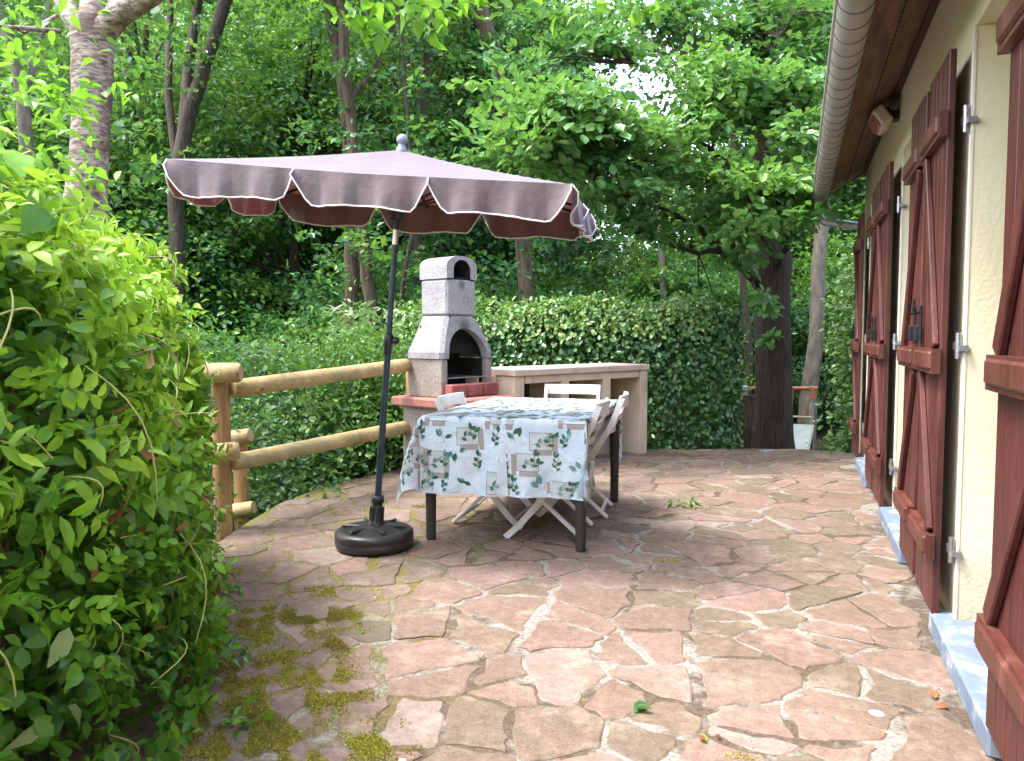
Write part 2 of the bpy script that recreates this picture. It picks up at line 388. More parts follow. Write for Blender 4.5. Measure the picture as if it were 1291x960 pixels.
    def prism(s, poly, ax0, ax1, ext, o=(0,0,0), mi=0):
        """polygon in the plane (ax0, ax1) pushed along ext"""
        o = Vector(o); ax0 = Vector(ax0); ax1 = Vector(ax1); e = Vector(ext); n = len(poly)
        a = [o+ax0*x+ax1*y for x, y in poly]; b = [p+e for p in a]
        return s.add(a+b, [tuple(reversed(range(n))), tuple(range(n, 2*n))]+[(i,(i+1)%n,n+(i+1)%n,n+i) for i in range(n)], mi)
    def build(s, name, mats, parent=None, world=True, edge_split=False):
        me = bpy.data.meshes.new(name)
        vs = s.v
        if parent is not None and world:
            r = parent
            while r.parent: r = r.parent
            im = ROOTM[r.name].inverted(); vs = [im @ Vector(p) for p in vs]
        me.from_pydata([tuple(p) for p in vs], [], s.f)
        if not isinstance(mats, (list, tuple)): mats = [mats]
        for m in mats: me.materials.append(M[m] if isinstance(m, str) else m)
        me.polygons.foreach_set('material_index', s.m); me.polygons.foreach_set('use_smooth', s.sm)
        me.update()
        o = bpy.data.objects.new(name, me); col.objects.link(o)
        if parent is not None: o.parent = parent
        return o

# ------------------------------------------------------------------ leaves
LEAF_S = (np.array([(0,0,0),(.48,.30,.07),(1,0,-.06),(.48,-.30,.07)]), np.array([(0,3,2),(0,2,1)]))
LEAF_F = (np.array([(0,0,0),(.34,0,-.05),(.70,0,-.06),(1,0,-.16),(.22,.21,.05),(.58,.25,.03),(.22,-.21,.05),(.58,-.25,.03)]),
          np.array([(0,1,4),(1,5,4),(1,2,5),(2,3,5),(0,6,1),(1,6,7),(1,7,2),(2,7,3)]))
LEAF_L = (np.array([(0,0,0),(.34,0,-.05),(.70,0,-.06),(1,0,-.16),(.25,.13,.04),(.60,.15,.03),(.25,-.13,.04),(.60,-.15,.03)]), LEAF_F[1])   # narrow
LEAF_H = (np.array([(0,0,0),(.30,0,-.04),(.66,0,-.05),(1,0,-.14),(.02,.40,.04),(.48,.40,.02),(.02,-.40,.04),(.48,-.40,.02)]), LEAF_F[1])   # heart
LEAF_O = (np.array([(0,0,0),(.40,0,-.05),(.75,0,-.05),(1,0,-.10),(.30,.24,.05),(.72,.30,.03),(.30,-.24,.05),(.72,-.30,.03)]), LEAF_F[1])   # blunt
def norm(a): return a/np.maximum(np.linalg.norm(a, axis=-1, keepdims=True), 1e-9)
def leaf_arrays(pos, nrm, dirs, size, tint, tmpl, curl=0):
    T, F = tmpl
    n = norm(nrm); d = norm(dirs - n*np.sum(dirs*n, 1, keepdims=True)); b = np.cross(n, d)
    t = np.repeat(T[None], len(pos), 0).copy()
    if curl: t[:,:,2] -= curl*t[:,:,0]**2*rng.random((len(pos),1))
    V = pos[:,None,:] + size[:,None,None]*(t[:,:,0:1]*d[:,None,:]+t[:,:,1:2]*b[:,None,:]+t[:,:,2:3]*n[:,None,:])
    k = len(T)
    FF = F[None]+(np.arange(len(pos))*k)[:,None,None]
    return V.reshape(-1,3), FF.reshape(-1,3), np.repeat(tint, k)
def leaf_obj(name, parts, mat, parent=None, smooth=False, extra=None):
    """parts: list of (V, F, tint, material slot); extra: an MB of stems in a further slot"""
    V = []; F = []; T = []; MI = []; o = 0
    for p in parts:
        V.append(p[0]); F.append(p[1]+o); T.append(p[2]); MI.append(np.full(len(p[1]), p[3] if len(p) > 3 else 0)); o += len(p[0])
    V = np.concatenate(V); F = np.concatenate(F); T = np.concatenate(T); MI = np.concatenate(MI)
    me = bpy.data.meshes.new(name)
    me.vertices.add(len(V)); me.vertices.foreach_set('co', V.astype(np.float32).ravel())
    me.loops.add(F.size); me.loops.foreach_set('vertex_index', F.astype(np.int32).ravel())
    me.polygons.add(len(F)); me.polygons.foreach_set('loop_start', np.arange(0, F.size, 3, dtype=np.int32))
    me.polygons.foreach_set('loop_total', np.full(len(F), 3, dtype=np.int32))
    me.polygons.foreach_set('material_index', MI.astype(np.int32))
    me.polygons.foreach_set('use_smooth', np.full(len(F), smooth))
    a = me.attributes.new('tint', 'FLOAT', 'POINT'); a.data.foreach_set('value', T.astype(np.float32))
    for m in (mat if isinstance(mat, (list, tuple)) else [mat]): me.materials.append(M[m])
    me.update(calc_edges=True); me.validate()
    o = bpy.data.objects.new(name, me); col.objects.link(o)
    if parent is not None: o.parent = parent
    return o
def rdir(n, up=0.0, spread=1.0):
    v = rng.normal(size=(n,3))*spread; v[:,2] += up; return norm(v)
def clump_leaves(cent, rad, n_each, size, flat=.3, tilt=.55, tmpl=LEAF_S, base_tint=None, tj=.22, outward=None):
    """sprays: flattened clouds of leaves, each clump with its own tint and its own slant"""
    m = len(cent); N_ = m*n_each
    idx = np.repeat(np.arange(m), n_each)
    sl = rdir(m, 2.2, .8)                                   # plane normal of every spray
    off = rng.normal(size=(N_,3))*.45
    r = np.linalg.norm(off, axis=1, keepdims=True); off = off/np.maximum(r,1e-6)*np.minimum(r,1.05)
    nn = sl[idx]; h = np.sum(off*nn, 1, keepdims=True)
    off = off - nn*h*(1-flat)
    rr = (rad if hasattr(rad,'__len__') else np.full(m, rad))[idx][:,None]
    pos = cent[idx] + off*rr
    nr = norm(nn + rng.normal(size=(N_,3))*tilt)
    dr = norm(off + rng.normal(size=(N_,3))*.5 + np.array([0,0,-.25]))
    sz = size*(.65+.7*rng.random(N_))
    bt = base_tint if base_tint is not None else np.clip(.45+.22*rng.normal(size=m),0,1)
    ti = np.clip(bt[idx]+tj*rng.normal(size=N_), 0, 1)
    return leaf_arrays(pos, nr, dr, sz, ti, tmpl)
def crown_centres(n, rx, rz, zc, hollow=.35, seed_bumps=9):
    """clump centres inside an uneven ellipsoid made of several lobes"""
    lob = rdir(seed_bumps)*np.array([rx*.55, rx*.55, rz*.6]); lr = .42+.3*rng.random(seed_bumps)
    out = []
    while len(out) < n:
        p = rng.uniform(-1,1,3)
        k = rng.integers(seed_bumps); q = rng.normal(size=3)
        q = q/np.linalg.norm(q)*(hollow+(1-hollow)*rng.random()**.6)
        c = lob[k]+q*np.array([rx*lr[k], rx*lr[k], rz*lr[k]])
        out.append(c+np.array([0,0,zc]))
    return np.array(out)

# ------------------------------------------------------------------ world, sun, camera
SUN = norm(np.array([[-1.0,-.52,2.25]]))[0]
el = math.asin(SUN[2]); az = math.atan2(SUN[0], SUN[1])
w = bpy.data.worlds.new('World'); scene.world = w; w.use_nodes = True
N = w.node_tree.nodes; L = w.node_tree.links
sky = N.new('ShaderNodeTexSky'); sky.sky_type = 'NISHITA'; sky.sun_disc = False
sky.sun_elevation = el; sky.sun_rotation = az; sky.dust_density = 3.0; sky.air_density = 1.0; sky.ozone_density = .8
hs = N.new('ShaderNodeHueSaturation'); hs.inputs['Saturation'].default_value = .70      # thin white cloud
L.new(sky.outputs[0], hs.inputs['Color']); L.new(hs.outputs[0], N['Background'].inputs['Color']); N['Background'].inputs['Strength'].default_value = .15
sl = bpy.data.lights.new('sun', 'SUN'); sl.energy = 1.0; sl.angle = R(13); sl.color = (1,.96,.88)
so = bpy.data.objects.new('sun', sl); col.objects.link(so)
so.rotation_euler = Vector(SUN).to_track_quat('Z','Y').to_euler()
cd = bpy.data.cameras.new('camera'); co = bpy.data.objects.new('camera', cd); col.objects.link(co)
co.location = CAM; co.rotation_euler = Matrix((RT, UP, -FW)).transposed().to_euler()
cd.sensor_fit = 'HORIZONTAL'; cd.sensor_width = 36; cd.lens = 36*FPX/PW; cd.clip_start = .05; cd.clip_end = 900
scene.camera = co
vs_ = scene.view_settings; vs_.view_transform = 'Standard'; vs_.look = 'None'; vs_.gamma = 1; vs_.exposure = 2.72
scene.render.engine = 'CYCLES'
cy = scene.cycles; cy.use_denoising = True; cy.max_bounces = 6; cy.diffuse_bounces = 3; cy.glossy_bounces = 2
cy.transmission_bounces = 4; cy.transparent_max_bounces = 4; cy.caustics_reflective = False; cy.caustics_refractive = False
cy.sample_clamp_indirect = 6

# ------------------------------------------------------------------ patio
EDGE_L = [(-3.3,-1.2),(-3.2,1.5),(-3.02,2.6),(-3.10,3.45),(-3.30,4.0),(-3.44,4.5),(-3.50,5.0),(-3.48,5.4),(-3.36,5.8),(-3.3,6.4),(-3.3,7.55)]
OUT = EDGE_L + [(-2.6,7.8),(-1.42,8.02),(-.9,8.2),(-.4,8.48),(.1,8.56),(.60,8.50),(.60,-1.2)]
OUTN = np.array(OUT)
def inside(p):
    x, y = p; c = False; n = len(OUT); j = n-1
    for i in range(n):
        xi, yi = OUT[i]; xj, yj = OUT[j]
        if (yi > y) != (yj > y) and x < (xj-xi)*(y-yi)/(yj-yi)+xi: c = not c
        j = i
    return c
def to_edge(p):
    a = OUTN; b = np.roll(OUTN,-1,0); d = b-a
    t = np.clip(np.sum((np.array(p)-a)*d,1)/np.sum(d*d,1),0,1); q = a+d*t[:,None]
    k = np.argmin(np.sum((q-np.array(p))**2,1)); return q[k]
m_ = MB()
n = len(OUT)
m_.add([(x,y,-.006) for x,y in reversed(OUT)], [tuple(range(n))][::-1])
m_.v = []; m_.f = []; m_.m = []; m_.sm = []
ccw = list(reversed(OUT))
m_.add([(x,y,-.0035) for x,y in ccw]+[(x,y,-1.3) for x,y in ccw], [tuple(range(n))]+[(i,n+i,n+(i+1)%n,(i+1)%n) for i in range(n)], 0)
base = m_.build('patio', 'mortar'); tag(base, kind='structure')
def build_stones():
    pts = []; rad = []
    tries = 0
    while tries < 9000:
        tries += 1
        p = np.array([rng.uniform(-3.6,.75), rng.uniform(-1.2,8.6)])
        r = rng.choice([.09,.13,.18,.24,.30], p=[.20,.22,.24,.20,.14])
        if all(np.hypot(*(p-q)) > (r+s)*.92 for q, s in zip(pts, rad)):
            pts.append(p); rad.append(r)
    pts = np.array(pts); rad = np.array(rad)
    V = []; F = []; MI = []; T = []
    def area(poly): return .5*abs(sum(poly[k][0]*poly[(k+1)%len(poly)][1]-poly[(k+1)%len(poly)][0]*poly[k][1] for k in range(len(poly))))
    def clip(poly, dv, c):
        new = []
        for k in range(len(poly)):
            a = poly[k]; b = poly[(k+1)%len(poly)]; fa = np.dot(a,dv)-c; fb = np.dot(b,dv)-c
            if fa <= 0: new.append(a)
            if fa*fb < 0: new.append(a+(b-a)*fa/(fa-fb))
        return new
    def stone(poly, cm):
        # knock corners off, then roughen the edges
        out = []
        for k in range(len(poly)):
            a = poly[k]; pr = poly[k-1]; nx = poly[(k+1)%len(poly)]
            la = np.hypot(*(pr-a)); lb = np.hypot(*(nx-a))
            if la < 1e-5 or lb < 1e-5: continue
            big = rng.random() < .3
            ca = min((.050 if big else .014)*(.4+rng.random()), la*.42); cb = min((.050 if big else .014)*(.4+rng.random()), lb*.42)
            out.append(a+(pr-a)/la*ca); out.append(a+(nx-a)/lb*cb)
        fine = []
        for k in range(len(out)):
            a = out[k]; b = out[(k+1)%len(out)]; ln = np.hypot(*(b-a)); s = max(1,int(ln/.03))
            if ln < 1e-6: continue
            nrm = np.array([b[1]-a[1],-(b[0]-a[0])])/ln
            amp = -rng.uniform(-.006,.026)*min(1,ln/.2); ph = rng.uniform(0,6)
            for t in range(s):
                u = t/s
                fine.append(a+(b-a)*u + nrm*((amp+.006*math.sin(ph+u*ln*30))*math.sin(math.pi*u)+rng.normal()*.0028))
        fine = [f if inside(f) else to_edge(f)+(cm-to_edge(f))*.004 for f in fine]
        k = len(fine); o = len(V)
        h = rng.uniform(-.001,.004); sx, sy = rng.normal(size=2)*.005
        def zz(q): return h+(q[0]-cm[0])*sx+(q[1]-cm[1])*sy
        ins = [q+(cm-q)/max(np.hypot(*(cm-q)),1e-6)*.007 for q in fine]
        V.extend([(q[0],q[1],zz(q)) for q in ins]+[(q[0],q[1],zz(q)-.004) for q in fine]+[(q[0],q[1],-.02) for q in fine])
        F.append(tuple(range(o,o+k))); MI.append(0)
        for a in range(k):
            b = (a+1)%k
            F.append((o+k+a,o+k+b,o+b,o+a)); MI.append(0)
            F.append((o+2*k+a,o+2*k+b,o+k+b,o+k+a)); MI.append(1)
        pink = .5+.25*rng.normal()
        if cm[0] > -.15: pink -= .15
        T.extend([float(np.clip(pink,0,1))]*(3*k))
    for i, p in enumerate(pts):
        if not inside(p): continue
        poly = [p+np.array(q) for q in ((-.8,-.8),(.8,-.8),(.8,.8),(-.8,.8))]
        d2 = np.sum((pts-p)**2,1); order = np.argsort(d2)[1:26]
        for j in order:                                      # power diagram cell
            q = pts[j]; dv = q-p; c = (np.dot(q,q)-np.dot(p,p)+rad[i]**2-rad[j]**2)/2
            gap = .0035+.011*(((i+j)*7)%6)/5
            ln = np.hypot(*dv); c -= gap*ln*.75
            new = []
            for k in range(len(poly)):
                a = poly[k]; b = poly[(k+1)%len(poly)]
                fa = np.dot(a,dv)-c; fb = np.dot(b,dv)-c
                if fa <= 0: new.append(a)
                if fa*fb < 0: new.append(a+(b-a)*fa/(fa-fb))
            poly = new
            if len(poly) < 3: break
        if len(poly) < 3: continue
        ar = .5*abs(sum(poly[k][0]*poly[(k+1)%len(poly)][1]-poly[(k+1)%len(poly)][0]*poly[k][1] for k in range(len(poly))))
        if ar < .008: continue
        stack = [poly]
        while stack:
            poly = stack.pop(); P_ = np.array(poly); cm = P_.mean(0)
            ar = area(poly)
            lim_ = .045+.12*rng.random()
            if ar > lim_:                                    # split across the long axis
                cv = np.cov((P_-cm).T); w_, v_ = np.linalg.eigh(cv); dr_ = v_[:,1]
                a_ = rng.normal()*.45; dr_ = np.array([dr_[0]*math.cos(a_)-dr_[1]*math.sin(a_), dr_[0]*math.sin(a_)+dr_[1]*math.cos(a_)])
                ofs = np.dot(cm,dr_)+rng.normal()*.16*math.sqrt(w_[1]); g = rng.choice([.004,.007,.016])
                for sg in (1,-1):
                    q = clip(poly, sg*dr_, sg*ofs-g)
                    if len(q) > 2: stack.append(q)
                continue
            if ar > .006: stone(poly, cm)
    me = bpy.data.meshes.new('flagstones'); me.from_pydata(V, [], F)
    me.materials.append(M['flagstone']); me.materials.append(M['edge_dirt'])
    me.polygons.foreach_set('material_index', MI)
    a = me.attributes.new('tint','FLOAT','POINT'); a.data.foreach_set('value', T)
    me.update(); o = bpy.data.objects.new('flagstones', me); col.objects.link(o); o.parent = base
    return pts
stone_pts = build_stones()

# moss growing over the joints beside the planting
def moss_patch():
    cs = []
    spots = [(-2.85,4.4,.09,.3),(-2.45,4.75,.08,.3),(-2.05,4.6,.06,.2),(-.62,4.05,.05,.2),(-.85,5.0,.06,.2),(-1.15,7.75,.2,.5),(-.1,2.2,.05,.15),(-2.6,3.1,.08,.3)]
    for px, py, r in ((405,748,.10),(340,775,.10),(395,782,.13),(430,776,.07),(300,790,.12),(350,800,.10),(380,832,.10),(320,845,.12),(425,812,.06),(300,875,.14),(365,878,.13),(430,868,.08),(400,850,.07),(300,920,.14),(340,940,.13),(400,945,.12),(450,952,.08),(290,955,.15),(330,905,.10),(470,905,.05),(480,940,.05)):
        d_ = FW*FPX+RT*(px-PW/2)+UP*(PH/2-py); p_ = CAM+d_*(-HC/d_[2]); spots.append((p_[0],p_[1],r*1.15,1.7))
    P = []
    for x, y, r, d in spots:
        k = int(5200*d*r/.15)
        u = rng.normal(size=(k,2))*np.array([r*.75,r*.38])
        ang = rng.uniform(-.5,.5); c_, s_ = math.cos(ang), math.sin(ang)
        q = np.c_[u[:,0]*c_-u[:,1]*s_+x, u[:,0]*s_+u[:,1]*c_+y]
        g = np.sin(q[:,0]*19+3*np.sin(q[:,1]*13))+np.sin(q[:,1]*27+2*np.sin(q[:,0]*17+1))+.6*np.sin(q[:,0]*57+q[:,1]*41)
        P.append(q[g > -.55+1.5*rng.random(k)])
    P = np.concatenate(P); k = len(P)
    pos = np.c_[P, .001+rng.random(k)*.003]
    ti = np.clip(.5+.25*np.sin(P[:,0]*9)*np.sin(P[:,1]*11)+.2*rng.normal(size=k),0,1)
    o = leaf_obj('moss', [leaf_arrays(pos, rdir(k,.6), rdir(k,.9), .004+.006*rng.random(k), ti, LEAF_S)], 'moss')
    tag(o, 'yellow green moss spreading over stone joints beside the leafy hedge', 'moss', kind='stuff')
moss_patch()

# ------------------------------------------------------------------ forest ground
def ground_z(x, y):
    z = -.75 - .25*np.clip((-3.2-x)/3,0,2)
    d = np.hypot(x,y)
    z = z + .10*np.clip(d-16,0,60)*.9
    z = z + .12*np.sin(x*.7+y*.4)+.10*np.sin(y*.9-x*.3)
    return z
def ground():
    g = np.concatenate([np.linspace(-260,-40,8),np.linspace(-34,34,60),np.linspace(40,260,8)])
    X, Y = np.meshgrid(g, g+12); Z = ground_z(X,Y)
    Z = np.where((X>.4)&(X<9)&(Y<9)&(Y>-6), -.3, Z)
    n = len(g); V = np.c_[X.ravel(),Y.ravel(),Z.ravel()]
    F = [(j*n+i,j*n+i+1,(j+1)*n+i+1,(j+1)*n+i) for j in range(n-1) for i in range(n-1)]
    m = MB(); m.add(V.tolist(), F, 0, True); o = m.build('forest_ground','forest_floor'); tag(o, kind='structure')
ground()

# ------------------------------------------------------------------ house
XW = .61; YE = 8.35; YS = -3.0; XB = 7.0; ZP = 2.86
house = thing('house','cream stucco house with brown wooden shutters and deep sloping eaves','house',(XW,2.7,0))
OPEN = [(2.50,3.36),(4.47,5.40),(6.62,7.55)]; ZT = 2.36; ZB = .075
def hwall():
    m = MB(); t = .26
    ys = [YS]+[v for o in OPEN for v in o]+[YE]
    for k in range(0, len(ys), 2):
        a, b = ys[k], ys[k+1]
        m.box((XW+t/2,(a+b)/2,(ZP-.5)/2), (t,b-a,ZP+.5))
    for a, b in OPEN:
        m.box((XW+t/2,(a+b)/2,(ZT+ZP)/2-.0), (t,b-a,ZP-ZT))
        m.box((XW+t/2+.003,(a+b)/2,(ZB-.55)/2), (t-.006,b-a,ZB+.45))
    # far gable and back walls
    m.prism([(XW+t,-.5),(XB,-.5),(XB,ZP),((XW+XB)/2,ZP+1.85),(XW+t,ZP+.14)], (1,0,0),(0,0,1),(0,-.25,0),(0,YE-.002,0))
    m.box((XB-.13,(YS+YE-.25)/2,ZP/2-.25),(.25,YE-YS-.3,ZP+.5))
    m.build('wall','stucco',house)
hwall()
# plinth strip at the wall foot
for a, b in ((YS,2.42),(3.44,4.40),(5.48,6.55),(7.62,YE)):
    m = MB(); m.box((XW-.012,(a+b)/2,.005),(.03,b-a,.09),None,0,.006); m.build('plinth','plaster',house)
for k, (a, b) in enumerate(OPEN):
    # door set back in the opening
    d = MB(); d.box((XW+.29,(a+b)/2,(ZB+ZT)/2),(.05,b-a+.1,ZT-ZB+.02)); dr = d.build('door','door_dark',house)
    for s in (-1,1):
        gm = MB(); gm.box((XW+.262,(a+b)/2+s*(b-a)/4,1.35),(.012,(b-a)/2-.14,1.7)); gm.build('glass_pane','glass',dr)
    st = MB(); st.box((XW+.07,(a+b)/2+.02,.045),(.30,(b-a)+.16,.09),None,0,.010)
    o = st.build('doorstep','worn_blue',house)
    for s, yy in ((-1,a),(1,b)):
        jm = MB(); jm.box((XW-.002,yy+s*.012,(ZB+ZT)/2),(.010,.030,ZT-ZB)); jm.build('jamb_trim','stucco_sunlit_edge',house)

def shutter(y0, y1, hinge_hi):
    """a leaf folded flat on the wall between y0 and y1; hinge at y1 if hinge_hi"""
    zb, zt = .085, 2.30; xf = XW-.066; th = .026; wd = y1-y0
    b = MB(); npl = 5
    for i in range(npl):
        a = y0+wd*i/npl; b.box((xf, a+wd/npl/2, (zb+zt)/2+random.uniform(-.004,.004)), (th, wd/npl-.003, zt-zb), None, 0, .004)
    leaf = b.build('shutter','shutter_wood',house)
    rz = (.36,1.10,2.02)
    for z in rz:
        r = MB()
        # chamfered rail, thicker at the middle
        r.prism([(y0-.012,z-.052),(y1+.012,z-.052),(y1+.012,z+.046),(y0-.012,z+.046)],(0,1,0),(0,0,1),(-.030,0,0),(xf-th/2+.001,0,0))
        r.box((xf-th/2-.018,(y0+y1)/2,z),(.044,wd-.03,.072),None,0,.008)
        r.build('rail','shutter_rail',leaf)
    ya, yb = (y0+.05,y1-.05) if hinge_hi else (y1-.05,y0+.05)
    for z0, z1 in ((rz[0]+.05,rz[1]-.055),(rz[1]+.05,rz[2]-.055)):
        br = MB(); br.bar((xf-th/2-.011,yb,z0),(xf-th/2-.011,ya,z1),.070,.024,(1,0,0),0,.005)
        br.build('brace','shutter_wood',leaf)
    hy = y1 if hinge_hi else y0; s = 1 if hinge_hi else -1
    for z in (rz[0],rz[1]+.06,rz[2]):
        h = MB(); h.tube([(XW-.022,hy+s*.028,z-.05),(XW-.022,hy+s*.028,z+.05)],.011,8)
        h.box((XW-.030,hy+s*.010,z),(.006,.05,.03)); h.box((XW-.006,hy+s*.045,z-.01),(.03,.03,.022))
        h.build('hinge','steel',leaf)
    fy = y0+.05 if hinge_hi else y1-.05
    c = MB(); c.tube([(xf-.02,fy,1.30),(xf-.05,fy,1.30),(xf-.058,fy,1.31),(xf-.058,fy,1.355),(xf-.058,fy,1.36)],.006,6)
    c.tube([(xf-.028,fy,1.16),(xf-.028,fy,1.33)],.006,6); c.box((xf-.035,fy+.02,1.21),(.03,.035,.07),None,0,.004)
    c.build('latch','iron',leaf)
    return leaf
shutter(1.93,2.47,True)
shutter(3.40,3.86,False); shutter(3.95,4.43,True)
shutter(5.43,5.95,False); shutter(6.06,6.59,True)
shutter(7.58,8.10,False)

# eaves: sloping soffit of two board runs, gutter, downpipe, tiled roof
GX, GZ = .20, 2.545                                          # gutter centre
sof0 = (.245,2.575); sof1 = (XW+.02,2.84)
yf = 8.42
m = MB()
def strip(p0, p1, dz, a, b, mi=0):
    (x0,z0),(x1,z1) = p0, p1
    m.add([(x0,a,z0),(x1,a,z1),(x1,b,z1),(x0,b,z0),(x0,a,z0+dz),(x1,a,z1+dz),(x1,b,z1+dz),(x0,b,z0+dz)],
          [(0,1,2,3),(4,7,6,5),(0,4,5,1),(1,5,6,2),(2,6,7,3),(3,7,4,0)], mi)
mid = ((sof0[0]+sof1[0])/2,(sof0[1]+sof1[1])/2)
lerp = lambda t: (sof0[0]+(sof1[0]-sof0[0])*t, sof0[1]+(sof1[1]-sof0[1])*t)
strip(lerp(0),lerp(.495),.02,YS,yf); strip(lerp(.505),lerp(1),.02,YS,yf)
soff = m.build('soffit','soffit',house)
m = MB()
x, z = lerp(.50)
for k in range(130): m.box((x-.004,YS+3.4+k*.06,z-.004),(.010,.022,.010))
m.build('vent_strip','dark_board',soff)
m = MB(); x, z = lerp(.995); m.box((x-.03,(YS+yf)/2,z-.03),(.05,yf-YS-.02,.05)); m.build('trim_board','dark_board',house)
m = MB(); m.box((.253,(YS+yf)/2,2.60),(.025,yf-YS,.15)); fas = m.build('fascia','dark_board',house)
# gutter: half round trough
def gutter():
    m = MB(); n = 14; r0, r1 = .072, .067; ya, yb = YS, yf-.02
    prof = [(GX+r0*math.cos(a), GZ+r0*math.sin(a)) for a in np.linspace(math.pi,2*math.pi,n)]
    pin = [(GX+r1*math.cos(a), GZ+.002+r1*math.sin(a)) for a in np.linspace(2*math.pi,math.pi,n)]
    pr = prof+pin; k = len(pr)
    V = [(x,ya,z) for x,z in pr]+[(x,yb,z) for x,z in pr]
    m.add(V, [(i,(i+1)%k,k+(i+1)%k,k+i) for i in range(k)], 0, True)
    m.tube([(GX-r0,ya,GZ),(GX-r0,yb,GZ)],.011,8); 
    m.add([(x,yb,z) for x,z in prof],[tuple(range(n))])
    g = m.build('gutter','gutter',house)
    s = MB(); y = .2  # thin dark rings, evenly spaced along the trough
    while y < yf-.1:
        for rr in (r0+.0035,):
            A = [(GX+rr*math.cos(a), GZ+rr*math.sin(a)) for a in np.linspace(math.pi*.98,2*math.pi,n)]
            B = [(GX+(r0-.001)*math.cos(a), GZ+(r0-.001)*math.sin(a)) for a in np.linspace(math.pi*.98,2*math.pi,n)]
            yw = .005
            V = [(x,y,z) for x,z in A]+[(x,y+yw,z) for x,z in A]+[(x,y,z) for x,z in B]+[(x,y+yw,z) for x,z in B]
            F = []
            for i in range(n-1):
                F += [(i,i+1,n+i+1,n+i),(2*n+i,2*n+i+1,i+1,i),(n+i,n+i+1,3*n+i+1,3*n+i)]
            s.add(V,F)
        y += .168
    s.build('gutter_ring','gutter_ring',g)
gutter()
m = MB()
pth = [(GX-.005,8.30,GZ-.06),(GX-.005,8.31,GZ-.14),(GX+.005,8.315,GZ-.175),(GX+.035,8.32,GZ-.20),(GX+.09,8.325,GZ-.215),(XW-.10,8.34,GZ-.255),(XW-.045,8.345,GZ-.27),(XW-.02,8.35,GZ-.30),(XW-.02,8.36,GZ-.36),(XW-.02,8.36,.05)]
pth = [(a,b+.04,c) for a,b,c in pth]
m.tube(pth,.040,14); m.build('downpipe','zinc',house)
# roof with rows of tiles
m = MB(); sl_ = 32; xr = (XW+XB)/2; zr = 2.70+(xr-.16)*math.tan(R(31))
for sgn in (0,1):
    for i in range(14):
        t0, t1 = i/14, (i+1)/14
        x0 = .16+(xr-.16)*t0; x1 = .16+(xr-.16)*t1; z0 = 2.665+(zr-2.665)*t0; z1 = 2.665+(zr-2.665)*t1-.02
        if sgn: x0 = 2*xr-x0; x1 = 2*xr-x1
        ny = 84; V = []; F = []
        for j in range(ny+1):
            y = YS-.1+(yf+.03-YS+.1)*j/ny; wv = .012*math.sin(j*math.pi)+(.014 if j%2 else 0)
            V += [(x0,y,z0+wv+.035),(x1,y,z1+wv+.035),(x0,y,z0+wv+.018)]
        for j in range(ny):
            a = j*3; F += [(a,a+3,a+4,a+1),(a+2,a+5,a+3,a)]
        m.add(V,F)
m.build('roof','roof_tile',house)
m = MB(); m.prism([(.16,2.66),(xr,zr-.02),(2*xr-.16,2.66),(2*xr-.3,2.60),(xr,zr-.12),(.29,2.61)],(1,0,0),(0,0,1),(0,-.03,0),(0,yf,0)); m.build('barge_board','dark_board',house)
# box lamp under the eaves
p = at_x(1110,152,.50)
lp = Vector(p)
m = MB(); rt_ = Matrix.Rotation(R(-35),3,'Y')
m.box(lp,(.075,.30,.13),rt_,0,.012); lamp = m.build('wall_lamp','lamp_white',house)
m = MB(); m.box(lp+rt_@Vector((-.043,0,-.002)),(.02,.25,.085),rt_,0,.006); m.build('lens','lamp_glass',lamp)
m = MB(); m.box(lp+rt_@Vector((.055,0,.02)),(.05,.07,.05),rt_,0,.006); m.box((XW-.02,lp.y,lp.z+.02),(.06,.10,.06)); m.build('bracket','dark_board',lamp)

# ------------------------------------------------------------------ parasol and its foot
B0 = Vector((-2.22,3.745,0))
ex = Vector((.979,.181,-.094)).normalized(); nn_ = Vector((.099,-.021,.995)); nn_ = (nn_-ex*nn_.dot(ex)).normalized(); ey = nn_.cross(ex)
HP = 1.997; CC = B0+nn_*HP; LP, WP = 1.985, 1.13
foot = thing('parasol_stand','round black plastic parasol foot standing on the flagstones','parasol stand',tuple(B0))
m = MB(); m.lathe([(0,.006),(.205,.006),(.218,.02),(.222,.05),(.214,.062),(.222,.070),(.220,.092),(.205,.106),(.17,.112),(.165,.107),(.14,.118),(.135,.113),(.11,.124),(.105,.119),(.075,.130),(.045,.134),(0,.134)],48,B0,(0,0,1))
for k in range(6):
    a = k*math.pi/3+.3; m.box(B0+Vector((math.cos(a)*.12,math.sin(a)*.12,.121)),(.13,.016,.014),Matrix.Rotation(a,3,'Z'),0,.004)
m.build('weight','black_plastic',foot)
m = MB(); m.lathe([(.050,.128),(.047,.15),(.036,.16),(.030,.25),(.028,.262),(.036,.264),(.036,.300),(.026,.303),(.020,.303)],24,B0,nn_)
for k in range(8):
    a = k*math.pi/4; q = rot_to(nn_)@Vector((math.cos(a)*.036,math.sin(a)*.036,.19)); m.box(B0+q,(.010,.010,.09),rot_to(nn_)@Matrix.Rotation(a,3,'Z'))
m.build('collar','black_plastic',foot)
par = thing('parasol','leaning rectangular brown parasol with white piped scalloped valance','parasol',tuple(B0))
A = lambda t: B0+nn_*t
m = MB(); m.tube([A(.12),A(1.20)],.0185,16); m.tube([A(1.16),A(1.72)],.0155,16); m.tube([A(1.76),A(2.20)],.0155,16); m.tube([A(1.90),A(2.02)],.024,16); m.build('pole','pole_metal',par)
m = MB(); m.tube([A(1.70),A(1.78)],.0165,16); m.build('tilt_joint','silver',par)
m = MB(); m.lathe([(.019,1.10),(.024,1.11),(.024,1.14),(.027,1.15),(.027,1.20),(.022,1.215),(.016,1.22)],20,B0,nn_)
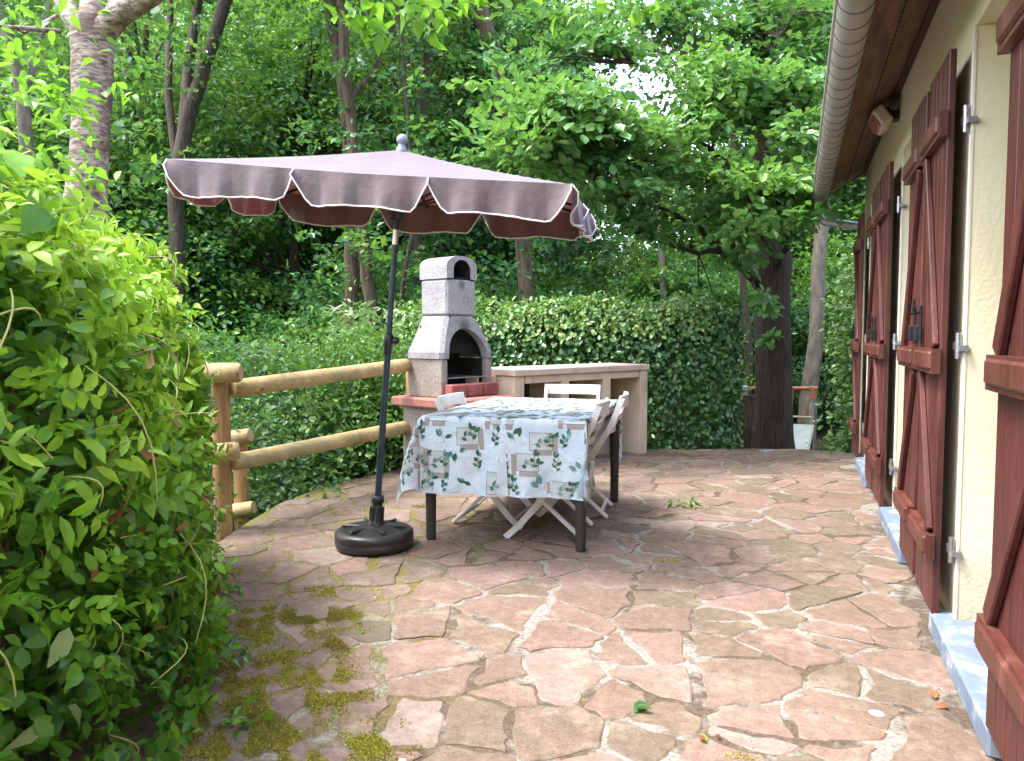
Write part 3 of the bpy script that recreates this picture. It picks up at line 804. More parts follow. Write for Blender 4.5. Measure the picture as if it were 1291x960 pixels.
kd = (RT*.9-FW*.35); kd = Vector(kd).normalized()
m.tube([A(1.175),A(1.175)+kd*.045],.010,10); m.build('clamp','black_plastic',par)
m = MB(); m.lathe([(0,.034),(.012,.034),(.020,.038),(.022,.046),(.020,.058),(.010,.064),(0,.064)],16,A(1.175),kd); m.build('knob','black_plastic',par)
# canopy: low pyramid with a hanging scalloped valance
RISE = .205
def can_z(u, v):                                             # u, v in -1..1
    r = max(abs(u),abs(v)); s = min(abs(u),abs(v))/max(r,1e-6)
    sag = -.030*r*(1-s)**1.0*(1-(r-.4)**2) if r > 0 else 0
    return RISE*(1-r) - .02*math.sin(math.pi*r)*.6 + sag*(1-.35*r)
def cpt(u, v, dz=0): return CC+ex*(u*LP/2)+ey*(v*WP/2)+nn_*(can_z(u,v)+dz)
m = MB(); G = 36
V = [cpt(-1+2*i/G,-1+2*j/G) for j in range(G+1) for i in range(G+1)]
m.add(V,[(j*(G+1)+i,j*(G+1)+i+1,(j+1)*(G+1)+i+1,(j+1)*(G+1)+i) for j in range(G) for i in range(G)],0,True)
can_mb = m
DROP = .165
def valance(c0, c1, panels, outn, seed):
    """c0, c1: (u,v) of two canopy corners"""
    r_ = random.Random(seed)
    pipe = []
    for q in range(panels):
        n = 22; rows = 5; V = []
        bot = []
        for i in range(n+1):
            t = (q+i/n)/panels; u = c0[0]+(c1[0]-c0[0])*t; v = c0[1]+(c1[1]-c0[1])*t
            e = min(i,n-i)/n
            # rounded notch at each end of a panel
            width = LP/panels if c0[1] == c1[1] else WP/panels
            s = e*width
            dp = DROP*(.20+.80*min(1,math.sin(min(1,s/.105)*math.pi/2))) if s < .105 else DROP
            dp *= 1+.10*math.sin(i/n*math.pi*1.0)*math.sin(i/n*5+q+seed)
            fl = .020*math.sin(i*.8+seed+q)+.010*math.sin(i*2.1+q*2)
            top = cpt(u,v)
            for k in range(rows+1):
                h = k/rows
                V.append(top - nn_*(dp*h*.25) - Vector((0,0,dp*h*.75)) + outn*(.012*h+fl*h))
            bot.append(V[-1])
        W_ = rows+1
        F = [(i*W_+k,(i+1)*W_+k,(i+1)*W_+k+1,i*W_+k+1) for i in range(n) for k in range(rows)]
        can_mb.add(V,F,0,True)
        pipe.append([V[0]+(V[W_-1]-V[0])*.05]+[V[W_-1]]+bot[1:-1]+[bot[-1]]+[V[n*W_]+(V[-1]-V[n*W_])*.05])
    return pipe
pipes = valance((-1,-1),(1,-1),3,-ey,1)+valance((1,-1),(1,1),2,ex,2)+valance((1,1),(-1,1),3,ey,3)+valance((-1,1),(-1,-1),2,-ex,4)
canopy = m.build('canopy','fabric',par)
m = MB()
for pth in pipes: m.tube(pth,.0042,6)
m.build('piping','piping',canopy)
for u, v in ((-1,-1),(1,-1),(1,1),(-1,1),(0,-1),(0,1),(-1,0),(1,0)):
    m = MB(); m.bar(cpt(u*.03,v*.03,-.03),cpt(u*.985,v*.985,-.022),.012,.014,nn_,0,.002)
    m.bar(A(HP-.12),cpt(u*.45,v*.45,-.03),.010,.010,nn_,0,.002); m.build('rib','iron',par)
m = MB(); m.lathe([(.036,HP-.16),(.040,HP-.15),(.040,HP-.09),(.024,HP-.08)],18,B0,nn_); m.build('runner','black_plastic',par)
m = MB(); t = HP+RISE-.005
m.lathe([(.030,t-.01),(.030,t+.012),(.022,t+.018),(.020,t+.032)]+[(.0305*math.sin(a),t+.058-.0305*math.cos(a)) for a in np.linspace(.6,math.pi,10)],20,B0,nn_); m.build('finial','finial',par)

# ------------------------------------------------------------------ table, cloth, chairs
TC = Vector((-1.595,4.68,0)); TA = R(4.5); ta, tb, TZ = .475, .70, .735
TM = Matrix.Translation(TC) @ Matrix.Rotation(TA,4,'Z')
tbl = thing('table','dark rattan garden table hidden under the leaf print cloth','table',tuple(TC),TA)
m = MB(); m.box((0,0,TZ-.02),(2*ta-.012,2*tb-.012,.03),None,0,.008); m.box((0,0,TZ-.075),(2*ta-.10,2*tb-.10,.07)); m.build('tabletop','rattan',tbl,False)
for sx in (-1,1):
    for sy in (-1,1):
        m = MB(); k = 40; pa = []; ra = []
        for i in range(k+1):
            z = .004+(TZ-.045)*i/k; pa.append((sx*(ta-.030),sy*(tb-.05),z)); ra.append(.027+.008*i/k+(.003 if i%2 else 0))
        m.tube(pa,ra,12); m.build('leg','rattan',tbl,False)
HANG = .45
def cloth_pt(u, v, off=0.0):
    """sheet coordinates to the draped surface (table space)"""
    def S(u, v):
        du = max(abs(u)-ta,0); dv = max(abs(v)-tb,0); su = 1 if u > 0 else -1; sv = 1 if v > 0 else -1
        x = max(-ta,min(ta,u)); y = max(-tb,min(tb,v)); r = math.hypot(du,dv)
        if r < 1e-9:
            return Vector((x,y,TZ+.002+.0015*math.sin(u*14)*math.sin(v*11)))
        c, s = du/r, dv/r
        b = 2*c*s                                             # 1 on the diagonal of a corner
        rnd = .018
        fall = r-rnd*.4 if r > rnd else r*r/(2*rnd)
        out = .012*min(1,r/rnd) + r*(.03+(.34 if su < 0 else .13)*b**1.3*(1-.75*r))
        if su > 0:                                            # right side tucked in behind the chair backs
            k = max(0,min(1,(tb+.03-abs(y))/.13)); k = k*k*(3-2*k); out -= r*.66*k
        wave = .012*math.sin(v*9+1.2)*c*(r/.42) if dv == 0 else (.010*math.sin(u*13+.4)+.008*math.sin(u*29+r*9))*(r/.42) if du == 0 else .01*math.sin(6*math.atan2(s,c))*(r/.42)
        z = TZ+.002-fall*(1-.20*b)
        if su < 0 and sv < 0: out += r*.05*b
        return Vector((x+su*c*(out+wave), y+sv*s*(out+wave) + (sv*wave if du == 0 else 0), z))
    p = S(u,v)
    if off:
        e = .003; n = (S(u+e,v)-S(u-e,v)).cross(S(u,v+e)-S(u,v-e))
        if n.length > 1e-12: p = p+n.normalized()*off
    return p
def tablecloth():
    m = MB(); A_, B_ = ta+HANG, tb+HANG
    def grid(h, H_, n1, n2):
        return np.concatenate([np.linspace(-H_,-h,n1,endpoint=False),np.linspace(-h,h,n2,endpoint=False),np.linspace(h,H_,n1+1)])
    us = grid(ta,A_,22,26); vs = grid(tb,B_,22,40); nu = len(us)
    m.add([cloth_pt(u,v) for v in vs for u in us],[(j*nu+i,j*nu+i+1,(j+1)*nu+i+1,(j+1)*nu+i) for j in range(len(vs)-1) for i in range(nu-1)],0,True)
    rr = random.Random(5)
    lim = lambda u, v: abs(u) < A_-.004 and abs(v) < B_-.004
    def poly(pts, mi, off):
        if all(lim(*p) for p in pts): m.add([cloth_pt(u,v,off) for u,v in pts],[tuple(range(len(pts)))],mi,False)
    def quad_strip(x0,y0,x1,y1,mi,off,o,a):
        """rectangle cut into cells so that it follows the folds"""
        nx = max(1,int(abs(x1-x0)/.02)); ny = max(1,int(abs(y1-y0)/.02))
        T_ = lambda x,y: (o[0]+x*math.cos(a)-y*math.sin(a), o[1]+x*math.sin(a)+y*math.cos(a))
        for i in range(nx):
            for j in range(ny):
                xa = x0+(x1-x0)*i/nx; xb = x0+(x1-x0)*(i+1)/nx; ya = y0+(y1-y0)*j/ny; yb = y0+(y1-y0)*(j+1)/ny
                poly([T_(xa,ya),T_(xb,ya),T_(xb,yb),T_(xa,yb)],mi,off)
    def leafp(o, a, ln, wd, mi, off=.0022):
        prof = [(0,0),(.18,.55),(.42,1),(.68,.8),(.88,.38),(1,0)]
        c, s = math.cos(a), math.sin(a)
        for sg in (1,-1):
            pts = [(o[0]+ln*t*c-sg*wd*.5*q*s, o[1]+ln*t*s+sg*wd*.5*q*c) for t,q in prof]
            if sg < 0: pts = pts[::-1]
            poly(pts, mi if sg > 0 else (2 if mi == 1 else mi) if rr.random() < .35 else mi, off)
    def twig(o, a, ln, off=.0016):
        n = 6; c, s = math.cos(a), math.sin(a); bnd = rr.uniform(-.25,.25)
        P = []
        for i in range(n+1):
            t = i/n; y = bnd*ln*t*t; P.append((o[0]+ln*t*c-y*s,o[1]+ln*t*s+y*c))
        for i in range(n):
            (xa,ya),(xb,yb) = P[i],P[i+1]; w_ = .0016; nx, ny = -(yb-ya),(xb-xa); q = math.hypot(nx,ny); nx, ny = nx/q*w_, ny/q*w_
            poly([(xa-nx,ya-ny),(xb-nx,yb-ny),(xb+nx,yb+ny),(xa+nx,ya+ny)],3,off)
        return P
    def sprig(o, a, ln, k):
        P = twig(o,a,ln)
        for i in range(k):
            p = P[1+int(i*(len(P)-2)/max(1,k-1))] if k > 1 else P[-1]
            sd = 1 if i%2 else -1
            leafp(p, a+sd*rr.uniform(.5,1.1), rr.uniform(.026,.042), rr.uniform(.017,.025), 1 if rr.random() < .75 else 2)
        leafp(P[-1],a+rr.uniform(-.2,.2),.042,.022,1)
        for i in range(3): twig(P[2+i],a+rr.choice((-1,1))*rr.uniform(.3,.7),ln*.45)
    def frame(o, a, w_, h_):
        quad_strip(-w_/2,-h_/2,w_/2,h_/2,6,.0008,o,a)
        t = .0028
        for bx in ((-w_/2,-h_/2,w_/2,-h_/2+t),(-w_/2,h_/2-t,w_/2,h_/2),(-w_/2,-h_/2+t,-w_/2+t,h_/2-t),(w_/2-t,-h_/2+t,w_/2,h_/2-t)):
            quad_strip(*bx,4,.0012,o,a)
        b = .028; sd = rr.choice((-1,1))
        quad_strip(sd*w_/2,-h_/2-b,sd*(w_/2+b),h_/2*.9,5,.0011,o,a) if sd > 0 else quad_strip(-w_/2-b,-h_/2-b,-w_/2,h_/2*.9,5,.0011,o,a)
        quad_strip(-w_/2+.02,-h_/2-b,w_/2-.005,-h_/2,5,.0011,o,a)
    # the print repeats in staggered rows; upright on the front fall
    sp = .138; rows = int(2*B_/sp)+1
    for j in range(rows):
        for i in range(int(2*A_/sp)+2):
            u = -A_+.05+i*sp+(sp/2 if j%2 else 0)+rr.uniform(-.02,.02); v = -B_+.06+j*sp+rr.uniform(-.02,.02)
            k = (i+2*j)%3 if rr.random() < .8 else rr.randrange(3)
            if k == 0:
                w_, h_ = rr.choice(((.13,.10),(.10,.13),(.14,.11)))
                frame((u,v),rr.choice((0,0,0,.05)),w_,h_); sprig((u-.045,v-.02),rr.uniform(0,.7),.10,4)
                sprig((u+.03,v-.03),rr.uniform(.8,1.8),.07,3)
            elif k == 1:
                sprig((u,v-.05),rr.uniform(1.2,1.9),.085,5)
            else:
                for q in range(rr.choice((2,3))): leafp((u+rr.uniform(-.03,.03),v+rr.uniform(-.03,.03)),rr.uniform(.3,2.8),rr.uniform(.045,.06),rr.uniform(.024,.034),1 if rr.random() < .7 else 2)
                twig((u,v-.04),rr.uniform(1,2),.05)
    o = m.build('tablecloth',['cloth','print_leaf','print_teal','print_twig','print_frame','print_grey','print_wash'])
    o.matrix_world = TM
    tag(o,'white oilcloth with green leaf and picture frame print draped over the table','tablecloth')
tablecloth()

def make_chair(label):
    t = thing('folding_chair',label,'chair',(0,0,0),0,'white folding chairs around the table')
    w_ = .21
    # sitter faces +y; long bars run from the back top to the front foot
    prof = [(-.335,.865),(-.30,.76),(-.245,.63),(-.165,.50),(-.075,.37),(.03,.22),(.13,.09),(.215,.005)]
    for s in (-1,1):
        m = MB(); hw = .019; n = len(prof); L0 = []; L1 = []
        for i,(y,z) in enumerate(prof):
            a = prof[max(i-1,0)]; b = prof[min(i+1,n-1)]; dy, dz = b[0]-a[0], b[1]-a[1]; q = math.hypot(dy,dz)
            L0.append((y-dz/q*hw,z+dy/q*hw)); L1.append((y+dz/q*hw,z-dy/q*hw))
        pts = []
        for xx in (s*w_-.011,s*w_+.011):
            pts += [(xx,y,z) for y,z in L0]+[(xx,y,z) for y,z in L1]
        F = []
        for i in range(n-1):
            F += [(i,i+1,n+i+1,n+i),(3*n+i,3*n+i+1,2*n+i+1,2*n+i),(2*n+i,2*n+i+1,i+1,i),(n+i,n+i+1,3*n+i+1,3*n+i)]
        F += [(0,n,3*n,2*n),(n-1,3*n-1,4*n-1,2*n-1)]
        m.add(pts,F); m.build('back_post','white_wood',t,False)
        m = MB(); m.bar((s*(w_-.026),.19,.43),(s*(w_-.026),-.245,.012),.020,.040,(1,0,0),0,.004)
        m.build('rear_leg','white_wood',t,False)
    # curved back slats
    for z, h in ((.840,.082),(.725,.040),(.63,.040)):
        y = -.335+(.865-z)*.36 if z > .76 else -.30+(.76-z)*.44
        m = MB(); n = 10; V = []
        for i in range(n+1):
            x = -w_-.012+(2*w_+.024)*i/n; bow = -.028*(1-(2*i/n-1)**2)
            V += [(x,y-.006+bow,z-h/2),(x,y-.006+bow,z+h/2),(x,y+.010+bow,z+h/2),(x,y+.010+bow,z-h/2)]
        F = []
        for i in range(n):
            for k in range(4): F.append((i*4+k,i*4+(k+1)%4,(i+1)*4+(k+1)%4,(i+1)*4+k))
        F += [(0,3,2,1),(n*4,n*4+1,n*4+2,n*4+3)]
        m.add(V,F,0,False); m.build('back_slat','white_wood',t,False)
    m = MB()
    for k in range(6): m.box((0,-.135+k*.064,.447),(2*w_+.03,.054,.016),None,0,.004)
    for s in (-1,1): m.box((s*(w_-.05),.02,.425),(.02,.36,.026))
    m.build('seat','white_wood',t,False)
    for y, z in ((.165,.05),(-.205,.05)):
        m = MB(); m.box((0,y,z),(2*w_-.03,.018,.032),None,0,.004); m.build('stretcher','white_wood',t,False)
    return t
ch = make_chair('white folding chair pushed under the table beside the parasol pole')
spots = [(None,-1.80,4.60,R(-90+4)),
 ('white folding chair nearest the camera on the house side of the table',-1.40,4.42,R(90+6)),
 ('white folding chair on the house side of the table next to the counter',-1.40,5.00,R(90+8)),
 ('white folding chair at the far end of the table facing the camera',-1.62,5.52,R(180+6))]
for lb, x, y, a in spots:
    c = ch if lb is None else copy_tree(ch)
    if lb: c['label'] = lb
    c.location = (x,y,0); c.rotation_euler = (0,0,a); c.scale = (1,1,.92)

# ------------------------------------------------------------------ barbecue
bn = Vector((math.cos(R(-20)),math.sin(R(-20)),0)); bu = Vector((-bn.y,bn.x,0)); bz = Vector((0,0,1))   # front normal, along the front
BC = Vector(at(557,497,6.08)); BC.z = 0                       # near front corner of the fire box
ZS = .70; bw, bd = .60, .40
bq = thing('barbecue','grey concrete barbecue with chimney hood and red hearth slab','barbecue',tuple(BC))
def bp(a, b, z): return BC+bu*a-bn*b+bz*z                      # a along front, b back from the front
rB = Matrix((bu,-bn,bz)).transposed()
m = MB()
for a in (.02,bw-.02): m.box(bp(a,.16,.315),(.12,.52,.63),rB,0,.006)
m.box(bp(bw/2,.38,.315),(bw-.1,.08,.63),rB); m.build('base','concrete_warm',bq)
m = MB(); m.box(bp(bw/2,.12,ZS-.038),(bw+.22,.74,.075),rB,0,.012); m.build('hearth_slab','red_slab',bq)
# fire box: two cheeks and a back
m = MB(); hB = .31; tk = .07
for a in (tk/2,bw-tk/2): m.box(bp(a,bd/2,ZS+hB/2),(tk,bd,hB),rB,0,.008)
m.box(bp(bw/2,bd-tk/2,ZS+hB/2),(bw-2*tk,tk,hB),rB)
m.build('fire_box','concrete_warm',bq)
m = MB(); m.box(bp(bw/2,bd-tk-.006,ZS+hB/2+.12),(bw-2*tk-.004,.006,hB+.30),rB)
for a in (tk+.004,bw-tk-.004): m.box(bp(a,bd/2,ZS+hB/2),(.005,bd-.1,hB-.01),rB)
m.build('soot_lining','soot',bq)
# hood: an arched front under a tapering body, open at the front
M['concrete_hood'] = concrete('concrete_hood', (.24,.23,.24), (.34,.33,.345), (.30,.28,.28), [(tuple(bp(bw/2,.03,ZS+hB+.27)-BC),.17)])
M['concrete_flue'] = concrete('concrete_flue', (.30,.285,.295), (.41,.395,.415), (.30,.28,.28), [(tuple(bp(bw/2,.05,ZS+hB+.345+.27)-BC),.13)])
def hood():
    m = MB(); z0 = ZS+hB+.002; H_ = .345; wT = .35; dT = .31; b0 = .0
    xs0, xs1 = (bw-wT)/2, (bw+wT)/2; y0, y1 = (bd-dT)/2+.02, (bd+dT)/2+.02
    lip = .05; e = .012
    def ring(z, xa, xb, ya, yb, c=.03): return [bp(xa+c,ya,z),bp(xb-c,ya,z),bp(xb,ya+c,z),bp(xb,yb-c,z),bp(xb-c,yb,z),bp(xa+c,yb,z),bp(xa,yb-c,z),bp(xa,ya+c,z)]
    Rg = [ring(z0,-e,bw+e,-e,bd+e),ring(z0+lip,-e,bw+e,-e,bd+e),ring(z0+H_*.55,.045,bw-.045,.025,bd-.02),ring(z0+H_,xs0,xs1,y0,y1)]
    V = sum(Rg,[])
    F = []
    for k in range(3):
        for i in range(8):
            if i == 0: continue                                # the front is filled below, round the arch
            j = (i+1)%8; F.append((k*8+i,k*8+j,(k+1)*8+j,(k+1)*8+i))
    F.append(tuple(range(24,32)))
    m.add(V,F)
    # front face with the arch cut out: arch from a0..a1, springing at z0, crown at zc
    a0, a1, hc = tk, bw-tk, .245
    n = 18
    prof_z = [z0,z0+lip,z0+H_*.55,z0+H_]; 
    def edge(z):
        for k in range(3):
            if z <= prof_z[k+1]+1e-6:
                t = (z-prof_z[k])/(prof_z[k+1]-prof_z[k]); la = (Rg[k][0]+(Rg[k+1][0]-Rg[k][0])*t); lb = (Rg[k][1]+(Rg[k+1][1]-Rg[k][1])*t); return la, lb
        return Rg[3][0], Rg[3][1]
    V = []; arch = []; 
    for i in range(n+1):
        an = math.pi-math.pi*i/n; a = (a0+a1)/2+(a1-a0)/2*math.cos(an); z = z0+hc*math.sin(an)
        la, lb = edge(z); f = (a-0)/bw
        # point on the sloping front
        A0 = (la-BC).dot(bu); A1 = (lb-BC).dot(bu); t = (a-A0)/(A1-A0); arch.append(la+(lb-la)*t)
    # upper band from arch to the hood top edge, side bits
    outer = []
    for i in range(n+1):
        t = i/n
        if t < .3: z = z0+H_*(t/.3); la, lb = edge(min(z,z0+H_)); outer.append(la)
        elif t > .7: z = z0+H_*((1-t)/.3); la, lb = edge(min(z,z0+H_)); outer.append(lb)
        else: outer.append(Rg[3][0]+(Rg[3][1]-Rg[3][0])*((t-.3)/.4))
    V = arch+outer; k = n+1
    m.add(V,[(i,i+1,k+i+1,k+i) for i in range(n)])
    # reveal of the arch
    back = [p-bn*.075 for p in arch]
    m.add(arch+back,[(k+i,k+i+1,i+1,i) for i in range(n)])
    m.build('hood','concrete_hood',bq)
    s = MB()                                                   # dark inside
    bk = [p-bn*.074 for p in arch]; s.add(bk+[p-bn*.15+bz*.04 for p in arch],[(k+i,k+i+1,i+1,i) for i in range(n)]+[tuple(range(k,2*k))])
    s.build('soot_lining','soot',bq)
    return z0+H_, xs0, xs1, y0, y1
zc, xs0, xs1, y0_, y1_ = hood()
m = MB(); e = .012
def chim(z0, z1, g): m.box(bp((xs0+xs1)/2,(y0_+y1_)/2,(z0+z1)/2),(xs1-xs0-g,y1_-y0_-g,z1-z0),rB,0,.018)
chim(zc+.003,zc+.30,.0); m.build('chimney','concrete_flue',bq)
def cap():
    m = MB(); z0 = zc+.303; wv = xs1-xs0+.004; H_ = .19; n = 16
    am = (xs0+xs1)/2
    # barrel-topped block lying along the front-back axis, with a round-headed hole
    prof = [(-wv/2,0)]+[(-wv/2,H_*.55)]+[(-wv/2*math.cos(t),H_*.55+(H_*.45)*math.sin(t)) for t in np.linspace(.15,math.pi-.15,n)]+[(wv/2,H_*.55),(wv/2,0)]
    hw = .098
    hole = [(-hw,.0),(-hw,.070)]+[(-hw*math.cos(t),.070+.085*math.sin(t)) for t in np.linspace(.15,math.pi-.15,n)]+[(hw,.070),(hw,.0)]
    K = len(prof)
    f0 = [bp(am+x,y0_-.004,z0+z) for x,z in prof]; f1 = [bp(am+x,y1_+.004,z0+z) for x,z in prof]
    h0 = [bp(am+x,y0_-.004,z0+z+.004) for x,z in hole]; h1 = [bp(am+x,y1_+.004,z0+z+.004) for x,z in hole]
    m.add(f0+h0,[(i,i+1,K+i+1,K+i) for i in range(K-1)]); m.add(f1+h1,[(K+i,K+i+1,i+1,i) for i in range(K-1)])
    m.add(f0+f1,[(K+i,K+i+1,i+1,i) for i in range(K-1)],0,False)
    o = m.build('chimney_cap','concrete_flue',bq)
    s = MB(); s.add(h0+h1,[(i,i+1,K+i+1,K+i) for i in range(K-1)]); s.box(bp(am,(y0_+y1_)/2,z0+.01),(.1,y1_-y0_-.02,.012),rB); s.box(bp(am,y1_-.06,z0+.075),(hw*2-.01,.01,.12),rB); s.build('flue','soot',o)
cap()
for k in range(3):
    m = MB(); m.box(bp(.11+k*.19,-.05,ZS+.055),(.175,.09,.105),rB,0,.008); m.build('brick','brick_red',bq)
m = MB()
for k in range(14): m.tube([bp(tk+.02+k*.034,.02,ZS+.155),bp(tk+.02+k*.034,bd-.10,ZS+.155)],.0035,6)
m.tube([bp(tk,.0,ZS+.155),bp(bw-tk,.0,ZS+.155)],.0055,8); m.tube([bp(tk,bd-.1,ZS+.155),bp(bw-tk,bd-.1,ZS+.155)],.0055,8)
m.build('grill','steel',bq)

# ------------------------------------------------------------------ masonry counter
cu = Vector((.456,.89,0)).normalized(); cn = Vector((cu.y,-cu.x,0)); K0 = Vector(at(649,466,6.50)); zt_ = K0.z; K0.z = 0
ct = thing('stone_counter','long cream masonry counter with three open bays beside the barbecue','counter',tuple(K0))
CL, CD = 1.84, .52
def kp(a, b, z): return K0+cu*a-cn*b+bz*z
rC = Matrix((cu,-cn,bz)).transposed()
for a, w_ in ((.06,.12),(.635,.10),(1.215,.10),(CL-.06,.12)):
    m = MB(); m.box(kp(a,CD/2,(zt_-.06)/2),(w_,CD-.01,zt_-.06),rC,0,.006); m.build('partition','plaster',ct)
m = MB(); m.box(kp(CL/2,CD-.05,(zt_-.06)/2),(CL-.03,.08,zt_-.07),rC); m.build('back_panel','bay_shaded_brick',ct)
m = MB(); m.box(kp(CL/2,.05,zt_-.095),(CL-.26,.08,.07),rC,0,.005); m.build('lintel','plaster',ct)
m = MB(); m.box(kp(CL/2,CD/2,zt_-.032),(CL+.02,CD+.02,.060),rC,0,.007); m.build('worktop','counter_top',ct)
m = MB(); m.box(kp(-.12,CD/2+.10,zt_/2-.03),(.22,CD-.25,zt_-.06),rC,0,.006); m.build('end_block','plaster',ct)

# ------------------------------------------------------------------ log fences
def log(m, p0, p1, r, n=16):
    p0 = Vector(p0); p1 = Vector(p1); k = 14
    pa = [p0+(p1-p0)*i/k for i in range(k+1)]
    e = .02/ (p1-p0).length
    pa = [p0]+[p0+(p1-p0)*e]+pa[1:-1]+[p1-(p1-p0)*e]+[p1]
    ra = [r*.82]+[r]*(len(pa)-2)+[r*.82]
    ra = [q*(1+random.uniform(-.025,.025)) for q in ra]
    m.tube(pa,ra,n,0,True,.015,1)
FP = Vector((-3.32,3.79,0))
fe = thing('log_fence','round log rail fence along the curved patio edge','fence',(FP.x,FP.y,0))
m = MB(); log(m,(FP.x,FP.y,-1.0),(FP.x,FP.y,.945),.055); m.build('post',['post_wood','log_end'],fe)
m = MB(); log(m,(-3.06,5.80,-.9),(-3.06,5.80,.99),.05); m.build('post',['post_wood','log_end'],fe)
for z, za, r in ((.868,.955,.056),(.41,.445,.054)):
    m = MB(); log(m,(FP.x+.055,FP.y+.03,z),(-3.06+.055,5.62,za),r); m.build('rail',['log','log_end'],fe)
# short return toward the garden steps, its log ends crossing the post
m = MB(); log(m,Vector(at(304,470,4.62)),Vector(at(304,470,4.62))+Vector((-1.15,-.50,-.01)),.060); m.build('rail',['log','log_end'],fe)
m = MB(); log(m,Vector(at(302,568,4.62)),Vector(at(302,568,4.62))+Vector((-1.0,-.75,-.10)),.056); m.build('rail',['log','log_end'],fe)
F2 = Vector(at(303,600,5.6))
f2 = thing('log_fence','shorter log fence lower down the bank behind the corner post','fence',(F2.x,F2.y,-1.0))
m = MB(); log(m,(F2.x,F2.y,-1.1),tuple(at(303,552,5.6)),.052); m.build('post',['post_wood','log_end'],f2)
m = MB(); log(m,at(316,549,5.52),Vector(at(316,549,5.52))+Vector((-1.3,-.25,-.25)),.055); m.build('rail',['log','log_end'],f2)
m = MB(); log(m,at(320,640,5.52),Vector(at(320,640,5.52))+Vector((-1.3,-.25,-.25)),.050); m.build('rail',['log','log_end'],f2)

# ------------------------------------------------------------------ play things beyond the patio
def play():
    D = 12.0
    a, b = Vector(at(997,490,D)), Vector(at(1024,490,D)); zl = -1.1
    t = thing('play_frame','wooden swing frame with orange corner caps behind the dark tree trunk','play frame',(a.x,a.y,zl))
    for p in (a,b):
        m = MB(); m.tube([(p.x,p.y,zl),(p.x,p.y,a.z-.02)],.034,12); m.build('post','grey_wood',t)
        m = MB(); m.box((p.x,p.y,a.z-.075),(.082,.082,.21),None,0,.01); m.build('corner_cap','orange_paint',t)
    l = Vector(at(938,490,D)); r_ = Vector(at(1030,490,D))
    m = MB(); m.tube([l,r_],.032,12); m.build('crossbar','orange_paint',t)
    m = MB(); m.box(l-bz*.04,(.11,.11,.17),None,0,.01); m.build('end_cap','zinc',t)
    m = MB(); q = Vector(at(950,490,D)); m.tube([(q.x,q.y,zl),(q.x,q.y,a.z)],.02,8); m.build('post','iron',t)
    m = MB(); q = Vector(at(943,512,D)); m.tube([(q.x,q.y,zl),(q.x,q.y,a.z-.1)],.13,12,wob=.05); m.build('stump','bark_brown',t)
    # slide chute coming toward the patio
    c = Vector(at(1011,536,D-.3)); s = thing('slide','pale grey plastic slide chute between the wooden posts','slide',(c.x,c.y,zl))
    d = Vector((-.10,-1,0)).normalized(); sd = Vector((-d.y,d.x,0)); m = MB(); n = 10; V = []
    for i in range(n+1):
        t_ = i/n; p = c+d*(1.9*t_)+Vector((0,0,-.72*t_**.9)); w_ = .165
        V += [p-sd*w_+bz*.09,p-sd*(w_-.02)+bz*.01,p+sd*(w_-.02)+bz*.01,p+sd*w_+bz*.09,p+sd*(w_+.02)+bz*.08,p+sd*w_-bz*.02,p-sd*w_-bz*.02,p-sd*(w_+.02)+bz*.08]
    F = [(i*8+k,i*8+(k+1)%8,(i+1)*8+(k+1)%8,(i+1)*8+k) for i in range(n) for k in range(8)]+[tuple(range(7,-1,-1)),tuple(range(n*8,n*8+8))]
    m.add(V,F); m.build('chute','slide_grey',s)
    m = MB()
    for q in (-1,1): m.tube([(c+sd*q*.15)+Vector((0,0,zl-c.z)),(c+sd*q*.15)+bz*.14],.022,8)
    m.tube([c-sd*.15+bz*.12,c+sd*.15+bz*.12],.018,8); m.build('ladder_frame','grey_wood',s)
play()

# ------------------------------------------------------------------ near hedge on the left
def seg_path(P, n):
    P = np.array(P,float); d = np.r_[0,np.cumsum(np.hypot(*np.diff(P,axis=0).T))]; t = np.linspace(0,d[-1],n)
    return np.c_[np.interp(t,d,P[:,0]),np.interp(t,d,P[:,1])]
def hedge_points(path, n, hw, h, expo=3.0, rmin=.6, rmax=1.03, side=None, zmin=0.0, lump=.08, endt=.35):
    """points near the skin of a hedge swept along path -> positions, outward normals, height fraction"""
    C_ = seg_path(path, 200); k = rng.integers(0,199,n); c = C_[k]+(C_[k+1]-C_[k])*rng.random((n,1))
    tg = norm(C_[np.minimum(k+6,199)]-C_[np.maximum(k-6,0)]); nr = np.c_[tg[:,1],-tg[:,0]]
    th = rng.uniform(0,math.pi,n)
    if side: th = rng.uniform(0,math.pi*.72,n)
    cs, sn = np.cos(th), np.sin(th)
    q = (np.abs(cs)**expo+np.abs(sn)**expo)**(-1/expo)
    # taper at the two ends
    endf = np.minimum(1, np.minimum(k,199-k)/26.0)**.4*endt+1-endt
    f = rmin+(rmax-rmin)*rng.random(n)**.55
    lu = 1+lump*(np.sin(c[:,0]*4.1+th*3)+np.sin(c[:,1]*5.3-th*4)+np.sin(k*.21+th*7)*.7)*.5
    x = cs*q*hw*f*endf*lu; z = sn*q*h*f*(.9+.1*endf)*lu
    z = np.maximum(z, zmin+.02*rng.random(n))
    pos = np.c_[c+nr*x[:,None], z]
    nrm = norm(np.c_[nr*cs[:,None]/hw, sn/h*1.1+.02])
    return pos, nrm, z/h
NHP = [(-2.20,-.8),(-2.20,1.15),(-2.39,1.50),(-2.92,2.02),(-3.62,2.68)]
NHW, NHH = .72, 1.60
hd = thing('hedge','large bright green hedge overgrown with climbing vines at the patio edge','hedge',(-2.5,1.2,0))
